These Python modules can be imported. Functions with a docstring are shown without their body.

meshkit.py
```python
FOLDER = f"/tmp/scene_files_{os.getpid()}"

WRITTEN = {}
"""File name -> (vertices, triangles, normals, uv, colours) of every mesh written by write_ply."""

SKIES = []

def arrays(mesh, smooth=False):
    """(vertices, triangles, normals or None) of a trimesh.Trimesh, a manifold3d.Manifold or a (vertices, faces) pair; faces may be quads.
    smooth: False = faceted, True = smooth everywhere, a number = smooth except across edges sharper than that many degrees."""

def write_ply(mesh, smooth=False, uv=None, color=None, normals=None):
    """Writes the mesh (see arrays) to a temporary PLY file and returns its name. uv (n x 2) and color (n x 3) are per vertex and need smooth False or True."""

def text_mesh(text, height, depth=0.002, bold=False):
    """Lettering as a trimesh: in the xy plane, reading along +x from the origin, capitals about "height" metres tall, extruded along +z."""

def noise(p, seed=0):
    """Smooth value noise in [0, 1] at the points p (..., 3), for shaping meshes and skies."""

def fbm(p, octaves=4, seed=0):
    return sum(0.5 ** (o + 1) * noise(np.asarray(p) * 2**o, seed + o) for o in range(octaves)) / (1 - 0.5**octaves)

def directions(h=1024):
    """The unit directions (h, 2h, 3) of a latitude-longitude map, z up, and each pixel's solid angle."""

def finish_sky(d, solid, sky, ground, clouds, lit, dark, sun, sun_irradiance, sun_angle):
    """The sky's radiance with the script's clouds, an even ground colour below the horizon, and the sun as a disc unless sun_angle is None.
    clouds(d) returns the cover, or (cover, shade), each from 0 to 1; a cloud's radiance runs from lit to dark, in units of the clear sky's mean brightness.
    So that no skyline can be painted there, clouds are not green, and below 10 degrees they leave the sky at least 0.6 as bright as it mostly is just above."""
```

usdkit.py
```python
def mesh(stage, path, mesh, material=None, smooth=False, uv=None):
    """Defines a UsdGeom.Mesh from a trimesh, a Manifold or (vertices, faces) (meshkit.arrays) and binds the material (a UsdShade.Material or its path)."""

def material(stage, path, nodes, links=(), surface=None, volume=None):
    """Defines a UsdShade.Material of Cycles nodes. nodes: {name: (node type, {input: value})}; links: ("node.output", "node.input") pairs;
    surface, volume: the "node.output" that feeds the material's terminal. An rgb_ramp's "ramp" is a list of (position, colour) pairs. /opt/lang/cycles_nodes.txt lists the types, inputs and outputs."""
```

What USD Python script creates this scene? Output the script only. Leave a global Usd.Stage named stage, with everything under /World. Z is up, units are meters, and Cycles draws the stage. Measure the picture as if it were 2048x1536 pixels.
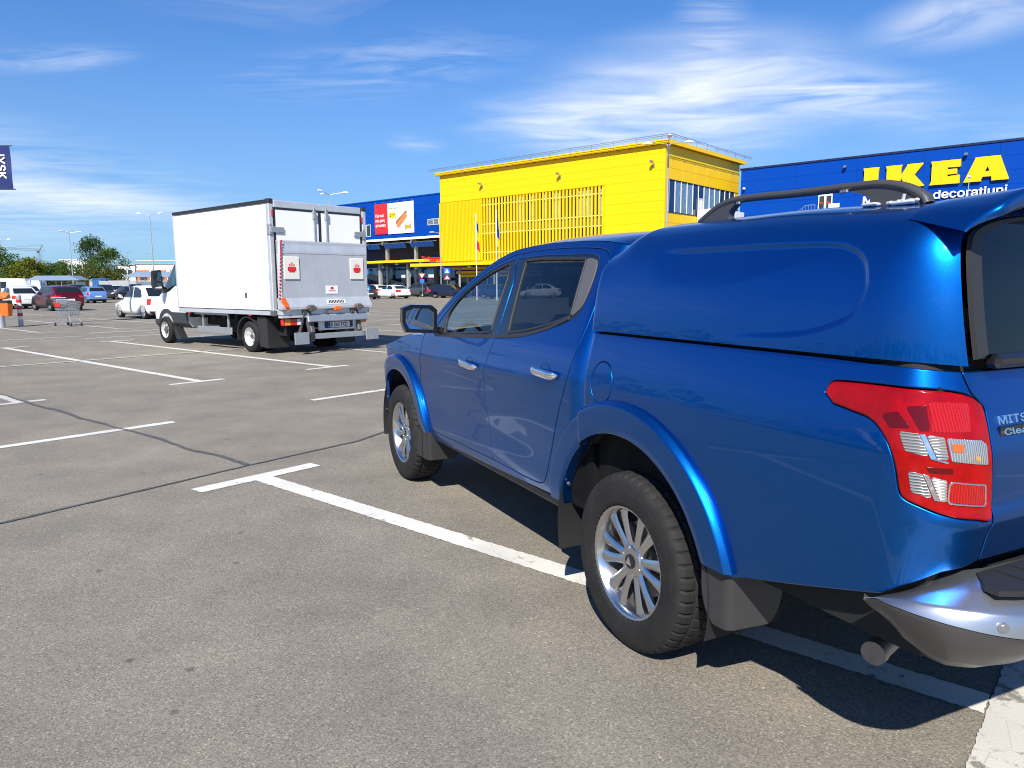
import math, numpy as np, trimesh, manifold3d as m3, shapely, usdkit, meshkit
from shapely.geometry import Polygon, MultiPolygon, LineString, Point, box as sbox
from shapely.ops import unary_union
from scipy.spatial import Delaunay
from scipy.interpolate import PchipInterpolator
from pxr import Usd, UsdGeom, UsdShade, UsdLux, Gf, Sdf, Vt

stage = Usd.Stage.CreateInMemory()
UsdGeom.SetStageUpAxis(stage, UsdGeom.Tokens.z)
UsdGeom.SetStageMetersPerUnit(stage, 1.0)
UsdGeom.Xform.Define(stage, '/World')
UsdGeom.Scope.Define(stage, '/World/Looks')

# ------------------------------------------------------------------ camera
CAM_H, CAM_PITCH, CAM_ROLL, CAM_F = 1.5055, 0.1369, -0.0064, 1461.3
fw = np.array([0, math.cos(CAM_PITCH), -math.sin(CAM_PITCH)]); r0 = np.array([1.0, 0, 0]); u0 = np.cross(r0, fw)
rt = math.cos(CAM_ROLL) * r0 + math.sin(CAM_ROLL) * u0
up = -math.sin(CAM_ROLL) * r0 + math.cos(CAM_ROLL) * u0
cam = UsdGeom.Camera.Define(stage, '/World/camera')
M = Gf.Matrix4d(1.0)
for i, vec in enumerate((rt, up, -fw, np.array([0, 0, CAM_H]))):
    M.SetRow(i, Gf.Vec4d(*[float(x) for x in vec], 1.0 if i == 3 else 0.0))
cam.AddTransformOp().Set(M)
cam.CreateHorizontalApertureAttr(36.0)
cam.CreateFocalLengthAttr(36.0 * CAM_F / 2048)
cam.CreateFStopAttr(0.0)
cam.CreateExposureAttr(0.72)

# ------------------------------------------------------------------ sun and sky
SUN_AZ, SUN_EL = math.radians(260.0), math.radians(43.0)
sun_dir = np.array([math.cos(SUN_AZ) * math.cos(SUN_EL), math.sin(SUN_AZ) * math.cos(SUN_EL), math.sin(SUN_EL)])
sun = UsdLux.DistantLight.Define(stage, '/World/sun')
sun.CreateIntensityAttr(1.15); sun.CreateAngleAttr(0.53); sun.CreateNormalizeAttr(True); sun.CreateColorAttr(Gf.Vec3f(1.0, 0.95, 0.87))
zz = sun_dir; xx = np.cross([0, 0, 1.0], zz); xx /= np.linalg.norm(xx); yy = np.cross(zz, xx)
Ms = Gf.Matrix4d(1.0)
for i, vec in enumerate((xx, yy, zz)):
    Ms.SetRow(i, Gf.Vec4d(*[float(x) for x in vec], 0.0))
sun.AddTransformOp().Set(Ms)

sky_nodes = {
    'sky': ('sky_texture', dict(sky_type='single_scattering', sun_disc=False, sun_elevation=SUN_EL, sun_rotation=math.atan2(sun_dir[0], sun_dir[1]), altitude=90.0, air_density=1.0, aerosol_density=0.2, ozone_density=1.6)),
    'tc': ('texture_coordinate', {}),
    'sep': ('separate_xyz', {}),
    'zc': ('math', dict(math_type='maximum', value2=0.045)),
    'px': ('math', dict(math_type='divide')), 'py': ('math', dict(math_type='divide')),
    'pv': ('combine_xyz', dict(z=0.0)),
    'map1': ('mapping', dict(mapping_type='point', rotation=(0, 0, 0.55), scale=(1.0, 1.7, 1.0))),
    'n1': ('noise_texture', dict(scale=1.3, detail=9.0, roughness=0.52, distortion=0.9)),
    'map2': ('mapping', dict(mapping_type='point', rotation=(0, 0, 0.35), scale=(0.9, 2.4, 1.0), location=(3.1, 1.7, 0))),
    'n2': ('noise_texture', dict(scale=1.7, detail=8.0, roughness=0.60, distortion=1.2)),
    'map3': ('mapping', dict(mapping_type='point', scale=(5.0, 5.0, 22.0))),
    'n3': ('noise_texture', dict(scale=1.0, detail=6.0, roughness=0.55, distortion=0.4)),
    'hz': ('map_range', dict(range_type='smootherstep', from_min=0.0, from_max=0.42, to_min=0.55, to_max=0.0, clamp=True)),
    'hmix': ('mix', dict(mix_type='mix', color2=(2.7, 4.2, 6.3))),
    'tint': ('mix', dict(mix_type='multiply', fac=1.0, color2=(0.42, 0.82, 1.34))),
}
sky_links = [('tc.generated', 'sep.vector'), ('sep.z', 'zc.value1'), ('sep.x', 'px.value1'), ('zc.value', 'px.value2'), ('sep.y', 'py.value1'), ('zc.value', 'py.value2'),
             ('px.value', 'pv.x'), ('py.value', 'pv.y'), ('pv.vector', 'map1.vector'), ('map1.vector', 'n1.vector'), ('tc.generated', 'map3.vector'), ('map3.vector', 'n3.vector'), ('sep.z', 'hz.value'), ('hz.result', 'hmix.fac'), ('tint.color', 'hmix.color1'), ('pv.vector', 'map2.vector'), ('map2.vector', 'n2.vector'), ('sky.color', 'tint.color1')]
def pix_dir(x, y):
    d = (x - 1024) / CAM_F * rt - (y - 768) / CAM_F * up + fw
    return d / np.linalg.norm(d)
def sky_blob(k, x, y, rx, ry, tilt, noise, lo, hi, amp):
    """A wisp of cirrus about the direction seen at (x, y): soft ellipse (radii in radians) times stretched noise."""
    d = pix_dir(x, y); az = math.atan2(d[1], d[0])
    c = f'b{k}'
    sky_nodes[c + 'm'] = ('mapping', dict(mapping_type='texture', location=tuple(d), rotation=(0, 0, az - math.pi / 2), scale=(1, 1, 1)))
    sky_nodes[c + 't'] = ('mapping', dict(mapping_type='texture', rotation=(0, tilt, 0), scale=(rx, 5.0, ry)))
    sky_nodes[c + 'l'] = ('vector_math', dict(math_type='length'))
    sky_nodes[c + 'f'] = ('map_range', dict(range_type='smoothstep', from_min=1.0, from_max=0.0, to_min=0.0, to_max=1.0, clamp=True))
    sky_nodes[c + 'n'] = ('map_range', dict(range_type='linear', from_min=lo, from_max=hi, to_min=0.0, to_max=amp, clamp=True))
    sky_nodes[c + 'p'] = ('math', dict(math_type='multiply'))
    sky_links.extend([('tc.generated', c + 'm.vector'), (c + 'm.vector', c + 't.vector'), (c + 't.vector', c + 'l.vector1'), (c + 'l.value', c + 'f.value'),
                      (noise + '.fac', c + 'n.value'), (c + 'f.result', c + 'p.value1'), (c + 'n.result', c + 'p.value2')])
    return c + 'p.value'
blobs = [(1370, 200, 0.25, 0.10, -0.04, 'n1', 0.14, 0.64, 1.0), (1700, 190, 0.17, 0.045, 0.22, 'n1', 0.28, 0.72, 0.75), (1080, 250, 0.14, 0.05, 0.10, 'n1', 0.34, 0.75, 0.6),
         (1960, 25, 0.14, 0.04, -0.05, 'n1', 0.24, 0.66, 0.9), (780, 130, 0.26, 0.05, -0.14, 'n2', 0.42, 0.80, 0.36), (110, 118, 0.11, 0.018, -0.2, 'n2', 0.36, 0.7, 0.45), 
         (140, 396, 0.24, 0.030, 0.05, 'n3', 0.05, 0.60, 0.62), (50, 335, 0.06, 0.018, 0.1, 'n3', 0.25, 0.7, 0.4), (120, 480, 0.5, 0.04, 0.0, 'n3', 0.25, 0.8, 0.3), (830, 285, 0.05, 0.016, 0.1, 'n1', 0.35, 0.7, 0.4),
         (1420, 80, 0.06, 0.09, 0.0, 'n2', 0.38, 0.76, 0.45), (640, 10, 0.3, 0.04, -0.06, 'n1', 0.42, 0.8, 0.25), (-700, 250, 0.6, 0.10, 0.1, 'n1', 0.36, 0.75, 0.7), (2900, 260, 0.5, 0.12, 0.0, 'n1', 0.34, 0.75, 0.7)]
prev = None
for k, b in enumerate(blobs):
    o = sky_blob(k, *b)
    if prev is None: prev = o
    else:
        sky_nodes[f's{k}'] = ('math', dict(math_type='add'))
        sky_links.extend([(prev, f's{k}.value1'), (o, f's{k}.value2')]); prev = f's{k}.value'
sky_nodes['cl'] = ('math', dict(math_type='minimum', value2=0.88)); sky_links.append((prev, 'cl.value1'))
sky_nodes['cmix'] = ('mix', dict(mix_type='mix', color2=(9.2, 9.6, 10.2)))
sky_nodes['bg'] = ('background_shader', dict(strength=0.07))
sky_links.extend([('hmix.color', 'cmix.color1'), ('cl.value', 'cmix.fac'), ('cmix.color', 'bg.color')])
dome = UsdLux.DomeLight.Define(stage, '/World/sky')
dome.GetPrim().SetCustomDataByKey('kind', 'structure')
skymat = usdkit.material(stage, '/World/Looks/sky_look', sky_nodes, sky_links, surface='bg.background')
UsdShade.MaterialBindingAPI.Apply(dome.GetPrim()).Bind(skymat)

# ------------------------------------------------------------------ helpers
counts = {}
def fresh(parent, name):
    p = f'{parent}/{name}'
    n = counts.get(p, 0); counts[p] = n + 1
    return p if n == 0 else f'{p}_{n:03d}'
def ppath(p): return '/World' if p is None else (p if isinstance(p, str) else str(p.GetPath()))
def tag(prim, label=None, category=None, group=None, kind=None):
    for k, v in (('label', label), ('category', category), ('group', group), ('kind', kind)):
        if v: prim.SetCustomDataByKey(k, v)
    return prim
def thing(name, label, category, loc=(0, 0, 0), rot=0.0, group=None, tilt=None, scale=None):
    x = UsdGeom.Xform.Define(stage, fresh('/World', name))
    x.AddTranslateOp().Set(Gf.Vec3d(*map(float, loc)))
    if tilt: x.AddRotateXYZOp().Set(Gf.Vec3f(tilt[0], tilt[1], float(rot)))
    elif rot: x.AddRotateZOp().Set(float(rot))
    if scale: x.AddScaleOp().Set(Gf.Vec3f(*scale))
    return tag(x.GetPrim(), label, category, group)
def copy_of(src, name, label, loc, rot=0.0, group=None, scale=None, category=None):
    d = src.GetCustomData()
    x = UsdGeom.Xform.Define(stage, fresh('/World', name))
    x.GetPrim().GetReferences().AddInternalReference(src.GetPath())
    x.ClearXformOpOrder()
    x.AddTranslateOp(opSuffix='place').Set(Gf.Vec3d(*map(float, loc)))
    x.AddRotateZOp(opSuffix='turn').Set(float(rot))
    if scale: x.AddScaleOp(opSuffix='size').Set(Gf.Vec3f(*scale))
    x.GetPrim().SetInstanceable(True)
    return tag(x.GetPrim(), label, category or d.get('category'), group or d.get('group'))
def part(parent, name, mesh, mat, smooth=35, label=None, kind=None):
    m = usdkit.mesh(stage, fresh(ppath(parent), name), mesh, mat, smooth=smooth)
    return tag(m.GetPrim(), label, None, None, kind)
def part_n(parent, name, v, f, n, mat, label=None):
    m = UsdGeom.Mesh.Define(stage, fresh(ppath(parent), name))
    m.CreatePointsAttr(Vt.Vec3fArray.FromNumpy(np.ascontiguousarray(v, np.float32)))
    m.CreateFaceVertexCountsAttr(Vt.IntArray.FromNumpy(np.full(len(f), 3, np.int32)))
    m.CreateFaceVertexIndicesAttr(Vt.IntArray.FromNumpy(np.ascontiguousarray(f, np.int32).ravel()))
    m.CreateSubdivisionSchemeAttr('none')
    m.CreateNormalsAttr(Vt.Vec3fArray.FromNumpy(np.ascontiguousarray(n, np.float32))); m.SetNormalsInterpolation('vertex')
    UsdShade.MaterialBindingAPI.Apply(m.GetPrim()).Bind(mat)
    return tag(m.GetPrim(), label)
def T(mesh, dx=0, dy=0, dz=0):
    mesh = mesh.copy(); mesh.apply_translation((dx, dy, dz)); return mesh
def R(mesh, ang, axis, point=(0, 0, 0)):
    mesh = mesh.copy(); mesh.apply_transform(trimesh.transformations.rotation_matrix(ang, axis, point)); return mesh
def join(ms): return trimesh.util.concatenate(ms)
def tm(man):
    q = man.to_mesh(); return trimesh.Trimesh(q.vert_properties[:, :3], q.tri_verts, process=False)
def mn(t):
    return m3.Manifold(m3.Mesh(np.asarray(t.vertices, np.float32), np.asarray(t.faces, np.uint32)))
def bx(cx, cy, cz, sx, sy, sz, bev=0.0):
    """Box about a centre, chamfered by bev."""
    if bev <= 0: return T(trimesh.creation.box((sx, sy, sz)), cx, cy, cz)
    bev = min(bev, sx * .49, sy * .49, sz * .49); pts = []
    for s in np.ndindex(2, 2, 2):
        s = np.array(s) * 2 - 1; h = np.array([sx, sy, sz]) / 2
        for k in range(3):
            q = h - bev; q[k] = h[k]; pts.append(s * q)
    return T(trimesh.Trimesh(pts, process=False).convex_hull, cx, cy, cz)
def span(x0, x1, y0, y1, z0, z1, bev=0.0):
    return bx((x0 + x1) / 2, (y0 + y1) / 2, (z0 + z1) / 2, abs(x1 - x0), abs(y1 - y0), abs(z1 - z0), bev)
def cyl(p, q, r, r2=None, n=12):
    p, q = np.array(p, float), np.array(q, float); d = q - p; L = np.linalg.norm(d); d /= L
    a = np.cross(d, [0, 0, 1.0] if abs(d[2]) < .9 else [1.0, 0, 0]); a /= np.linalg.norm(a); b = np.cross(d, a)
    r2 = r if r2 is None else r2; th = np.arange(n) / n * 2 * np.pi
    ring = np.cos(th)[:, None] * a + np.sin(th)[:, None] * b
    v = np.vstack([p + ring * r, q + ring * r2, p, q]); i = np.arange(n); j = (i + 1) % n
    f = np.vstack([np.c_[i, i + n, j], np.c_[j, i + n, j + n], np.c_[i, j, np.full(n, 2 * n)], np.c_[i + n, np.full(n, 2 * n + 1), j + n]])
    return trimesh.Trimesh(v, f, process=False)
def tube(pts, r, n=8, close=False):
    pts = [np.array(p, float) for p in pts]
    return join([cyl(a, b, r, n=n) for a, b in zip(pts, pts[1:] + ([pts[0]] if close else []))][: len(pts) if close else len(pts) - 1])
def extr(poly, h):
    """Polygon (shapely or points) in xy extruded along +z."""
    if not hasattr(poly, 'geom_type'): poly = Polygon(poly)
    if not poly.is_valid: poly = poly.buffer(0)
    gs = [g for g in getattr(poly, 'geoms', [poly]) if g.area > 1e-7]
    return join([trimesh.creation.extrude_polygon(g, h, engine='earcut') for g in gs])
def side(poly, y0, y1):
    """Polygon in (x, z) extruded from y0 to y1."""
    m = extr(poly, abs(y1 - y0)); v = m.vertices.copy()
    m.vertices = np.c_[v[:, 0], max(y0, y1) - v[:, 2], v[:, 1]]; return m
def front(poly, x0, x1):
    """Polygon in (y, z) extruded from x0 to x1."""
    m = extr(poly, abs(x1 - x0)); v = m.vertices.copy()
    m.vertices = np.c_[min(x0, x1) + v[:, 2], v[:, 0], v[:, 1]]; return m
def revolve(prof, n=48, axis='y'):
    """Profile of (radius, along) pairs, closed, turned about an axis."""
    prof = np.array(prof, float); k = len(prof); th = np.arange(n) / n * 2 * np.pi
    rr, aa = prof[:, 0], prof[:, 1]
    v = np.stack([rr[None] * np.cos(th)[:, None], np.broadcast_to(aa, (n, k)), rr[None] * np.sin(th)[:, None]], -1).reshape(-1, 3)
    i, j = np.meshgrid(np.arange(n), np.arange(k), indexing='ij'); a = i * k + j; b = ((i + 1) % n) * k + j; c = ((i + 1) % n) * k + (j + 1) % k; d = i * k + (j + 1) % k
    f = np.concatenate([np.stack([a, b, c], -1).reshape(-1, 3), np.stack([a, c, d], -1).reshape(-1, 3)])
    m = trimesh.Trimesh(v, f, process=False)
    if m.volume < 0: m.invert()
    return m if axis == 'y' else R(m, math.pi / 2, (1, 0, 0))
def gridmesh(P):
    """(a, b, 3) points to a mesh."""
    a, b = P.shape[:2]; i, j = np.meshgrid(np.arange(a - 1), np.arange(b - 1), indexing='ij'); k = i * b + j
    f = np.concatenate([np.stack([k, k + b, k + b + 1], -1).reshape(-1, 3), np.stack([k, k + b + 1, k + 1], -1).reshape(-1, 3)])
    return trimesh.Trimesh(P.reshape(-1, 3), f, process=False)
def mirror(m):
    m = m.copy(); v = m.vertices.copy(); v[:, 1] *= -1
    return trimesh.Trimesh(v, m.faces[:, ::-1], process=False)
def text3(txt, h, depth, bold=False): return meshkit.text_mesh(txt, h, depth, bold)
def rrect(x0, x1, y0, y1, r): return sbox(x0 + r, y0 + r, x1 - r, y1 - r).buffer(r, quad_segs=4)

# ------------------------------------------------------------------ materials
LK = '/World/Looks/'
def pbr(name, color, rough=0.5, metal=0.0, coat=0.0, spec=0.5, var=0.0, scale=8.0, emit=None, bump=0.0, bscale=60.0, coat_rough=0.03):
    """Principled material with an object-space tone variation and fine relief."""
    P = dict(roughness=rough, metallic=metal, coat_weight=coat, specular_ior_level=spec, base_color=tuple(color), coat_roughness=coat_rough)
    nodes = {'p': ('principled_bsdf', P)}; links = []
    if var > 0:
        nodes['tc'] = ('texture_coordinate', {})
        nodes['n'] = ('noise_texture', dict(scale=scale, detail=5.0, roughness=0.6))
        c = np.array(color, float)
        nodes['r'] = ('rgb_ramp', dict(ramp=[(0.25, tuple(c * (1 - var))), (0.75, tuple(np.clip(c * (1 + var), 0, 1)))]))
        links += [('tc.object', 'n.vector'), ('n.fac', 'r.fac'), ('r.color', 'p.base_color')]
    if bump > 0:
        nodes['tb'] = ('texture_coordinate', {})
        nodes['nb'] = ('noise_texture', dict(scale=bscale, detail=3.0))
        nodes['b'] = ('bump', dict(strength=bump, distance=0.01))
        links += [('tb.object', 'nb.vector'), ('nb.fac', 'b.height'), ('b.normal', 'p.normal')]
    return usdkit.material(stage, LK + name, nodes, links, surface='p.BSDF')
def glass_mat(name, tint, refl_ior=1.5, dark=None):
    """Window pane: see-through with mirror reflection by angle."""
    nodes = {'t': ('transparent_bsdf', dict(color=tint)), 'g': ('glossy_bsdf', dict(color=(1, 1, 1), roughness=0.02)), 'lw': ('layer_weight', dict(blend=0.5)), 'pw': ('math', dict(math_type='power', value2=4.2)), 'f': ('math', dict(math_type='multiply_add', value2=0.9, value3=0.045, use_clamp=True)), 'm': ('mix_closure', {})}
    links = [('lw.facing', 'pw.value1'), ('pw.value', 'f.value1'), ('f.value', 'm.fac'), ('t.BSDF', 'm.closure1'), ('g.BSDF', 'm.closure2')]
    return usdkit.material(stage, LK + name, nodes, links, surface='m.closure')
def paint(name, color, metal=0.75, rough=0.38, coat=1.0, cior=1.45):
    nodes = {'tc': ('texture_coordinate', {}), 'v': ('voronoi_texture', dict(scale=900.0)), 'vs': ('separate_color', {}), 'mr': ('map_range', dict(from_min=0.0, from_max=1.0, to_min=rough - 0.05, to_max=rough + 0.07)),
             'p': ('principled_bsdf', dict(base_color=tuple(color), metallic=metal, roughness=rough, coat_weight=coat, coat_roughness=0.015, coat_ior=cior))}
    links = [('tc.object', 'v.vector'), ('v.color', 'vs.color'), ('vs.r', 'mr.value'), ('mr.result', 'p.roughness')]
    return usdkit.material(stage, LK + name, nodes, links, surface='p.BSDF')

m_blue = paint('pickup_blue_paint', (0.0002, 0.100, 0.385), 0.95, 0.345, 0.65, 1.42)
m_rubber = pbr('tyre_rubber', (0.017, 0.0165, 0.016), 0.75, spec=.3, var=0.35, scale=14, bump=0.15, bscale=220)
m_black = pbr('black_plastic', (0.022, 0.022, 0.023), 0.45, bump=0.1, bscale=300)
m_dark = pbr('dark_void', (0.008, 0.008, 0.009), 0.8)
m_gloss = pbr('gloss_black', (0.008, 0.008, 0.009), 0.08, coat=0.6)
m_greyplas = pbr('grey_plastic', (0.085, 0.085, 0.088), 0.5, bump=0.08, bscale=250)
m_flap = pbr('mudflap_plastic', (0.035, 0.035, 0.036), 0.45, spec=.35, var=0.1, scale=6)
m_rim = pbr('alloy_rim', (0.62, 0.62, 0.63), 0.24, metal=1.0)
m_rimdark = pbr('alloy_recess', (0.35, 0.35, 0.36), 0.4, metal=0.9)
m_chrome = pbr('chrome', (0.85, 0.85, 0.86), 0.05, metal=1.0)
m_bumper = pbr('satin_silver', (0.50, 0.51, 0.53), 0.30, metal=0.9, coat=0.4)
m_bumplow = pbr('satin_grey', (0.07, 0.067, 0.064), 0.36, metal=0.5, coat=0.15, coat_rough=0.2)
m_steel = pbr('steel', (0.38, 0.38, 0.39), 0.4, metal=0.9, var=0.15, scale=20)
m_exh = pbr('exhaust_steel', (0.22, 0.2, 0.185), 0.5, metal=0.7, var=0.2, scale=20)
m_glassF = glass_mat('clear_window', (0.66, 0.76, 0.78))
m_glassR = glass_mat('tinted_window', (0.085, 0.09, 0.095))
m_glassD = glass_mat('dark_window', (0.06, 0.065, 0.07))
m_seat = pbr('seat_cloth', (0.03, 0.03, 0.033), 0.85)
m_dash = pbr('dash_plastic', (0.02, 0.02, 0.022), 0.6)
m_headl = pbr('headlining', (0.35, 0.34, 0.32), 0.9)
m_white = pbr('white_paint', (0.80, 0.80, 0.79), 0.32, coat=0.6, var=0.02, scale=2)
m_boxwhite = pbr('box_white', (0.82, 0.82, 0.81), 0.4, coat=0.2, var=0.03, scale=1.2)
m_red = pbr('red_plastic', (0.55, 0.012, 0.015), 0.25, coat=0.8)
m_redpaint = pbr('red_paint', (0.6, 0.02, 0.025), 0.45)
m_orange = pbr('orange_plastic', (0.85, 0.14, 0.02), 0.4)
m_alu = pbr('aluminium', (0.58, 0.60, 0.62), 0.42, metal=0.45, var=0.12, scale=3)
m_aludark = pbr('aluminium_worn', (0.46, 0.48, 0.51), 0.5, metal=0.25, var=0.07, scale=3)
m_galv = pbr('galvanised_steel', (0.45, 0.47, 0.48), 0.45, metal=0.7, var=0.2, scale=30)
m_poleg = pbr('pole_grey', (0.42, 0.43, 0.44), 0.45, metal=0.4, var=0.08, scale=4)
m_lamphead = pbr('lamp_white', (0.78, 0.78, 0.77), 0.4)
m_plate = pbr('plate_white', (0.78, 0.78, 0.76), 0.4)
m_ink = pbr('print_black', (0.012, 0.012, 0.013), 0.6)
m_euro = pbr('plate_blue', (0.01, 0.05, 0.4), 0.4)
m_yellow = pbr('yellow_cladding', (0.86, 0.535, 0.004), 0.45, spec=.25, var=0.03, scale=0.6)
m_yellow2 = pbr('yellow_slat', (0.84, 0.54, 0.006), 0.45, spec=.25)
m_storeblue = pbr('blue_cladding', (0.0008, 0.052, 0.34), 0.45, spec=.12, var=0.03, scale=0.5)
m_navy = pbr('navy_cladding', (0.005, 0.012, 0.065), 0.5)
m_orangel = pbr('indicator_amber', (0.8, 0.25, 0.02), 0.3)
m_amber = pbr('bulb_amber', (0.42, 0.10, 0.01), 0.3, coat=.4)
# ------------------------------------------------------------------ ground
GA = 2.4298
GS = np.array([math.cos(GA), math.sin(GA)]); GB = np.array([GS[1], -GS[0]])
def W(s, b): return GS * s + GB * b
def ground_mat():
    N = {'g': ('geometry', {}),
         'n1': ('noise_texture', dict(scale=0.16, detail=5.0, roughness=0.6)), 'r1': ('rgb_ramp', dict(ramp=[(0.3, (0.198, 0.182, 0.152)), (0.55, (0.232, 0.213, 0.177)), (0.75, (0.256, 0.230, 0.189))])),
         'n2': ('noise_texture', dict(scale=1.3, detail=6.0, roughness=0.65)), 'r2': ('rgb_ramp', dict(ramp=[(0.3, (0.80, 0.80, 0.81)), (0.7, (1.13, 1.12, 1.10))])),
         'm1': ('mix', dict(mix_type='multiply', fac=1.0)),
         'v': ('voronoi_texture', dict(scale=150.0, randomness=1.0)), 'vb': ('rgb_to_bw', {}), 'r3': ('rgb_ramp', dict(ramp=[(0.0, (0.58, 0.58, 0.59)), (0.45, (0.94, 0.93, 0.92)), (0.8, (1.14, 1.12, 1.09)), (1.0, (1.85, 1.76, 1.64))])),
         'm2': ('mix', dict(mix_type='multiply', fac=1.0)),
         'n4': ('noise_texture', dict(scale=160.0, detail=3.0)), 'r4': ('rgb_ramp', dict(ramp=[(0.3, (0.84, 0.84, 0.84)), (0.7, (1.14, 1.13, 1.12))])), 'm3': ('mix', dict(mix_type='multiply', fac=1.0)),
         'vs': ('voronoi_texture', dict(dimensions='2D', scale=1.5, randomness=1.0)), 'ws': ('noise_texture', dict(scale=26.0, detail=3.0)), 'wa': ('math', dict(math_type='multiply_add', value2=0.05)), 'rs': ('map_range', dict(from_min=0.040, from_max=0.060, to_min=0.65, to_max=0.0, clamp=True)),
         'nk': ('noise_texture', dict(scale=0.9, detail=2.0)), 'rk': ('map_range', dict(from_min=0.46, from_max=0.60, to_min=0.0, to_max=1.0, clamp=True)), 'mk': ('math', dict(math_type='multiply')),
         'mstain': ('mix', dict(mix_type='mix', color2=(0.05, 0.047, 0.045))),
         'vf': ('voronoi_texture', dict(scale=150.0)), 'rf': ('map_range', dict(from_min=0.0, from_max=0.6, to_min=1.0, to_max=0.0)), 'bp': ('bump', dict(strength=0.22, distance=0.005)),
         'p': ('principled_bsdf', dict(roughness=0.86, specular_ior_level=0.25))}
    Lk = [('g.position', 'n1.vector'), ('g.position', 'n2.vector'), ('g.position', 'v.vector'), ('g.position', 'n4.vector'), ('n1.fac', 'r1.fac'), ('n2.fac', 'r2.fac'), ('r1.color', 'm1.color1'), ('r2.color', 'm1.color2'),
          ('v.color', 'vb.color'), ('vb.val', 'r3.fac'), ('m1.color', 'm2.color1'), ('r3.color', 'm2.color2'), ('n4.fac', 'r4.fac'), ('m2.color', 'm3.color1'), ('r4.color', 'm3.color2'),
          ('g.position', 'vs.vector'), ('g.position', 'ws.vector'), ('ws.fac', 'wa.value1'), ('vs.distance', 'wa.value3'), ('wa.value', 'rs.value'), ('g.position', 'nk.vector'), ('nk.fac', 'rk.value'), ('rs.result', 'mk.value1'), ('rk.result', 'mk.value2'), ('mk.value', 'mstain.fac'), ('m3.color', 'mstain.color1'),
          ('g.position', 'vf.vector'), ('vf.distance', 'rf.value'), ('rf.result', 'bp.height'), ('bp.normal', 'p.normal'), ('mstain.color', 'p.base_color')]
    return usdkit.material(stage, LK + 'worn_asphalt', N, Lk, surface='p.BSDF')
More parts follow.
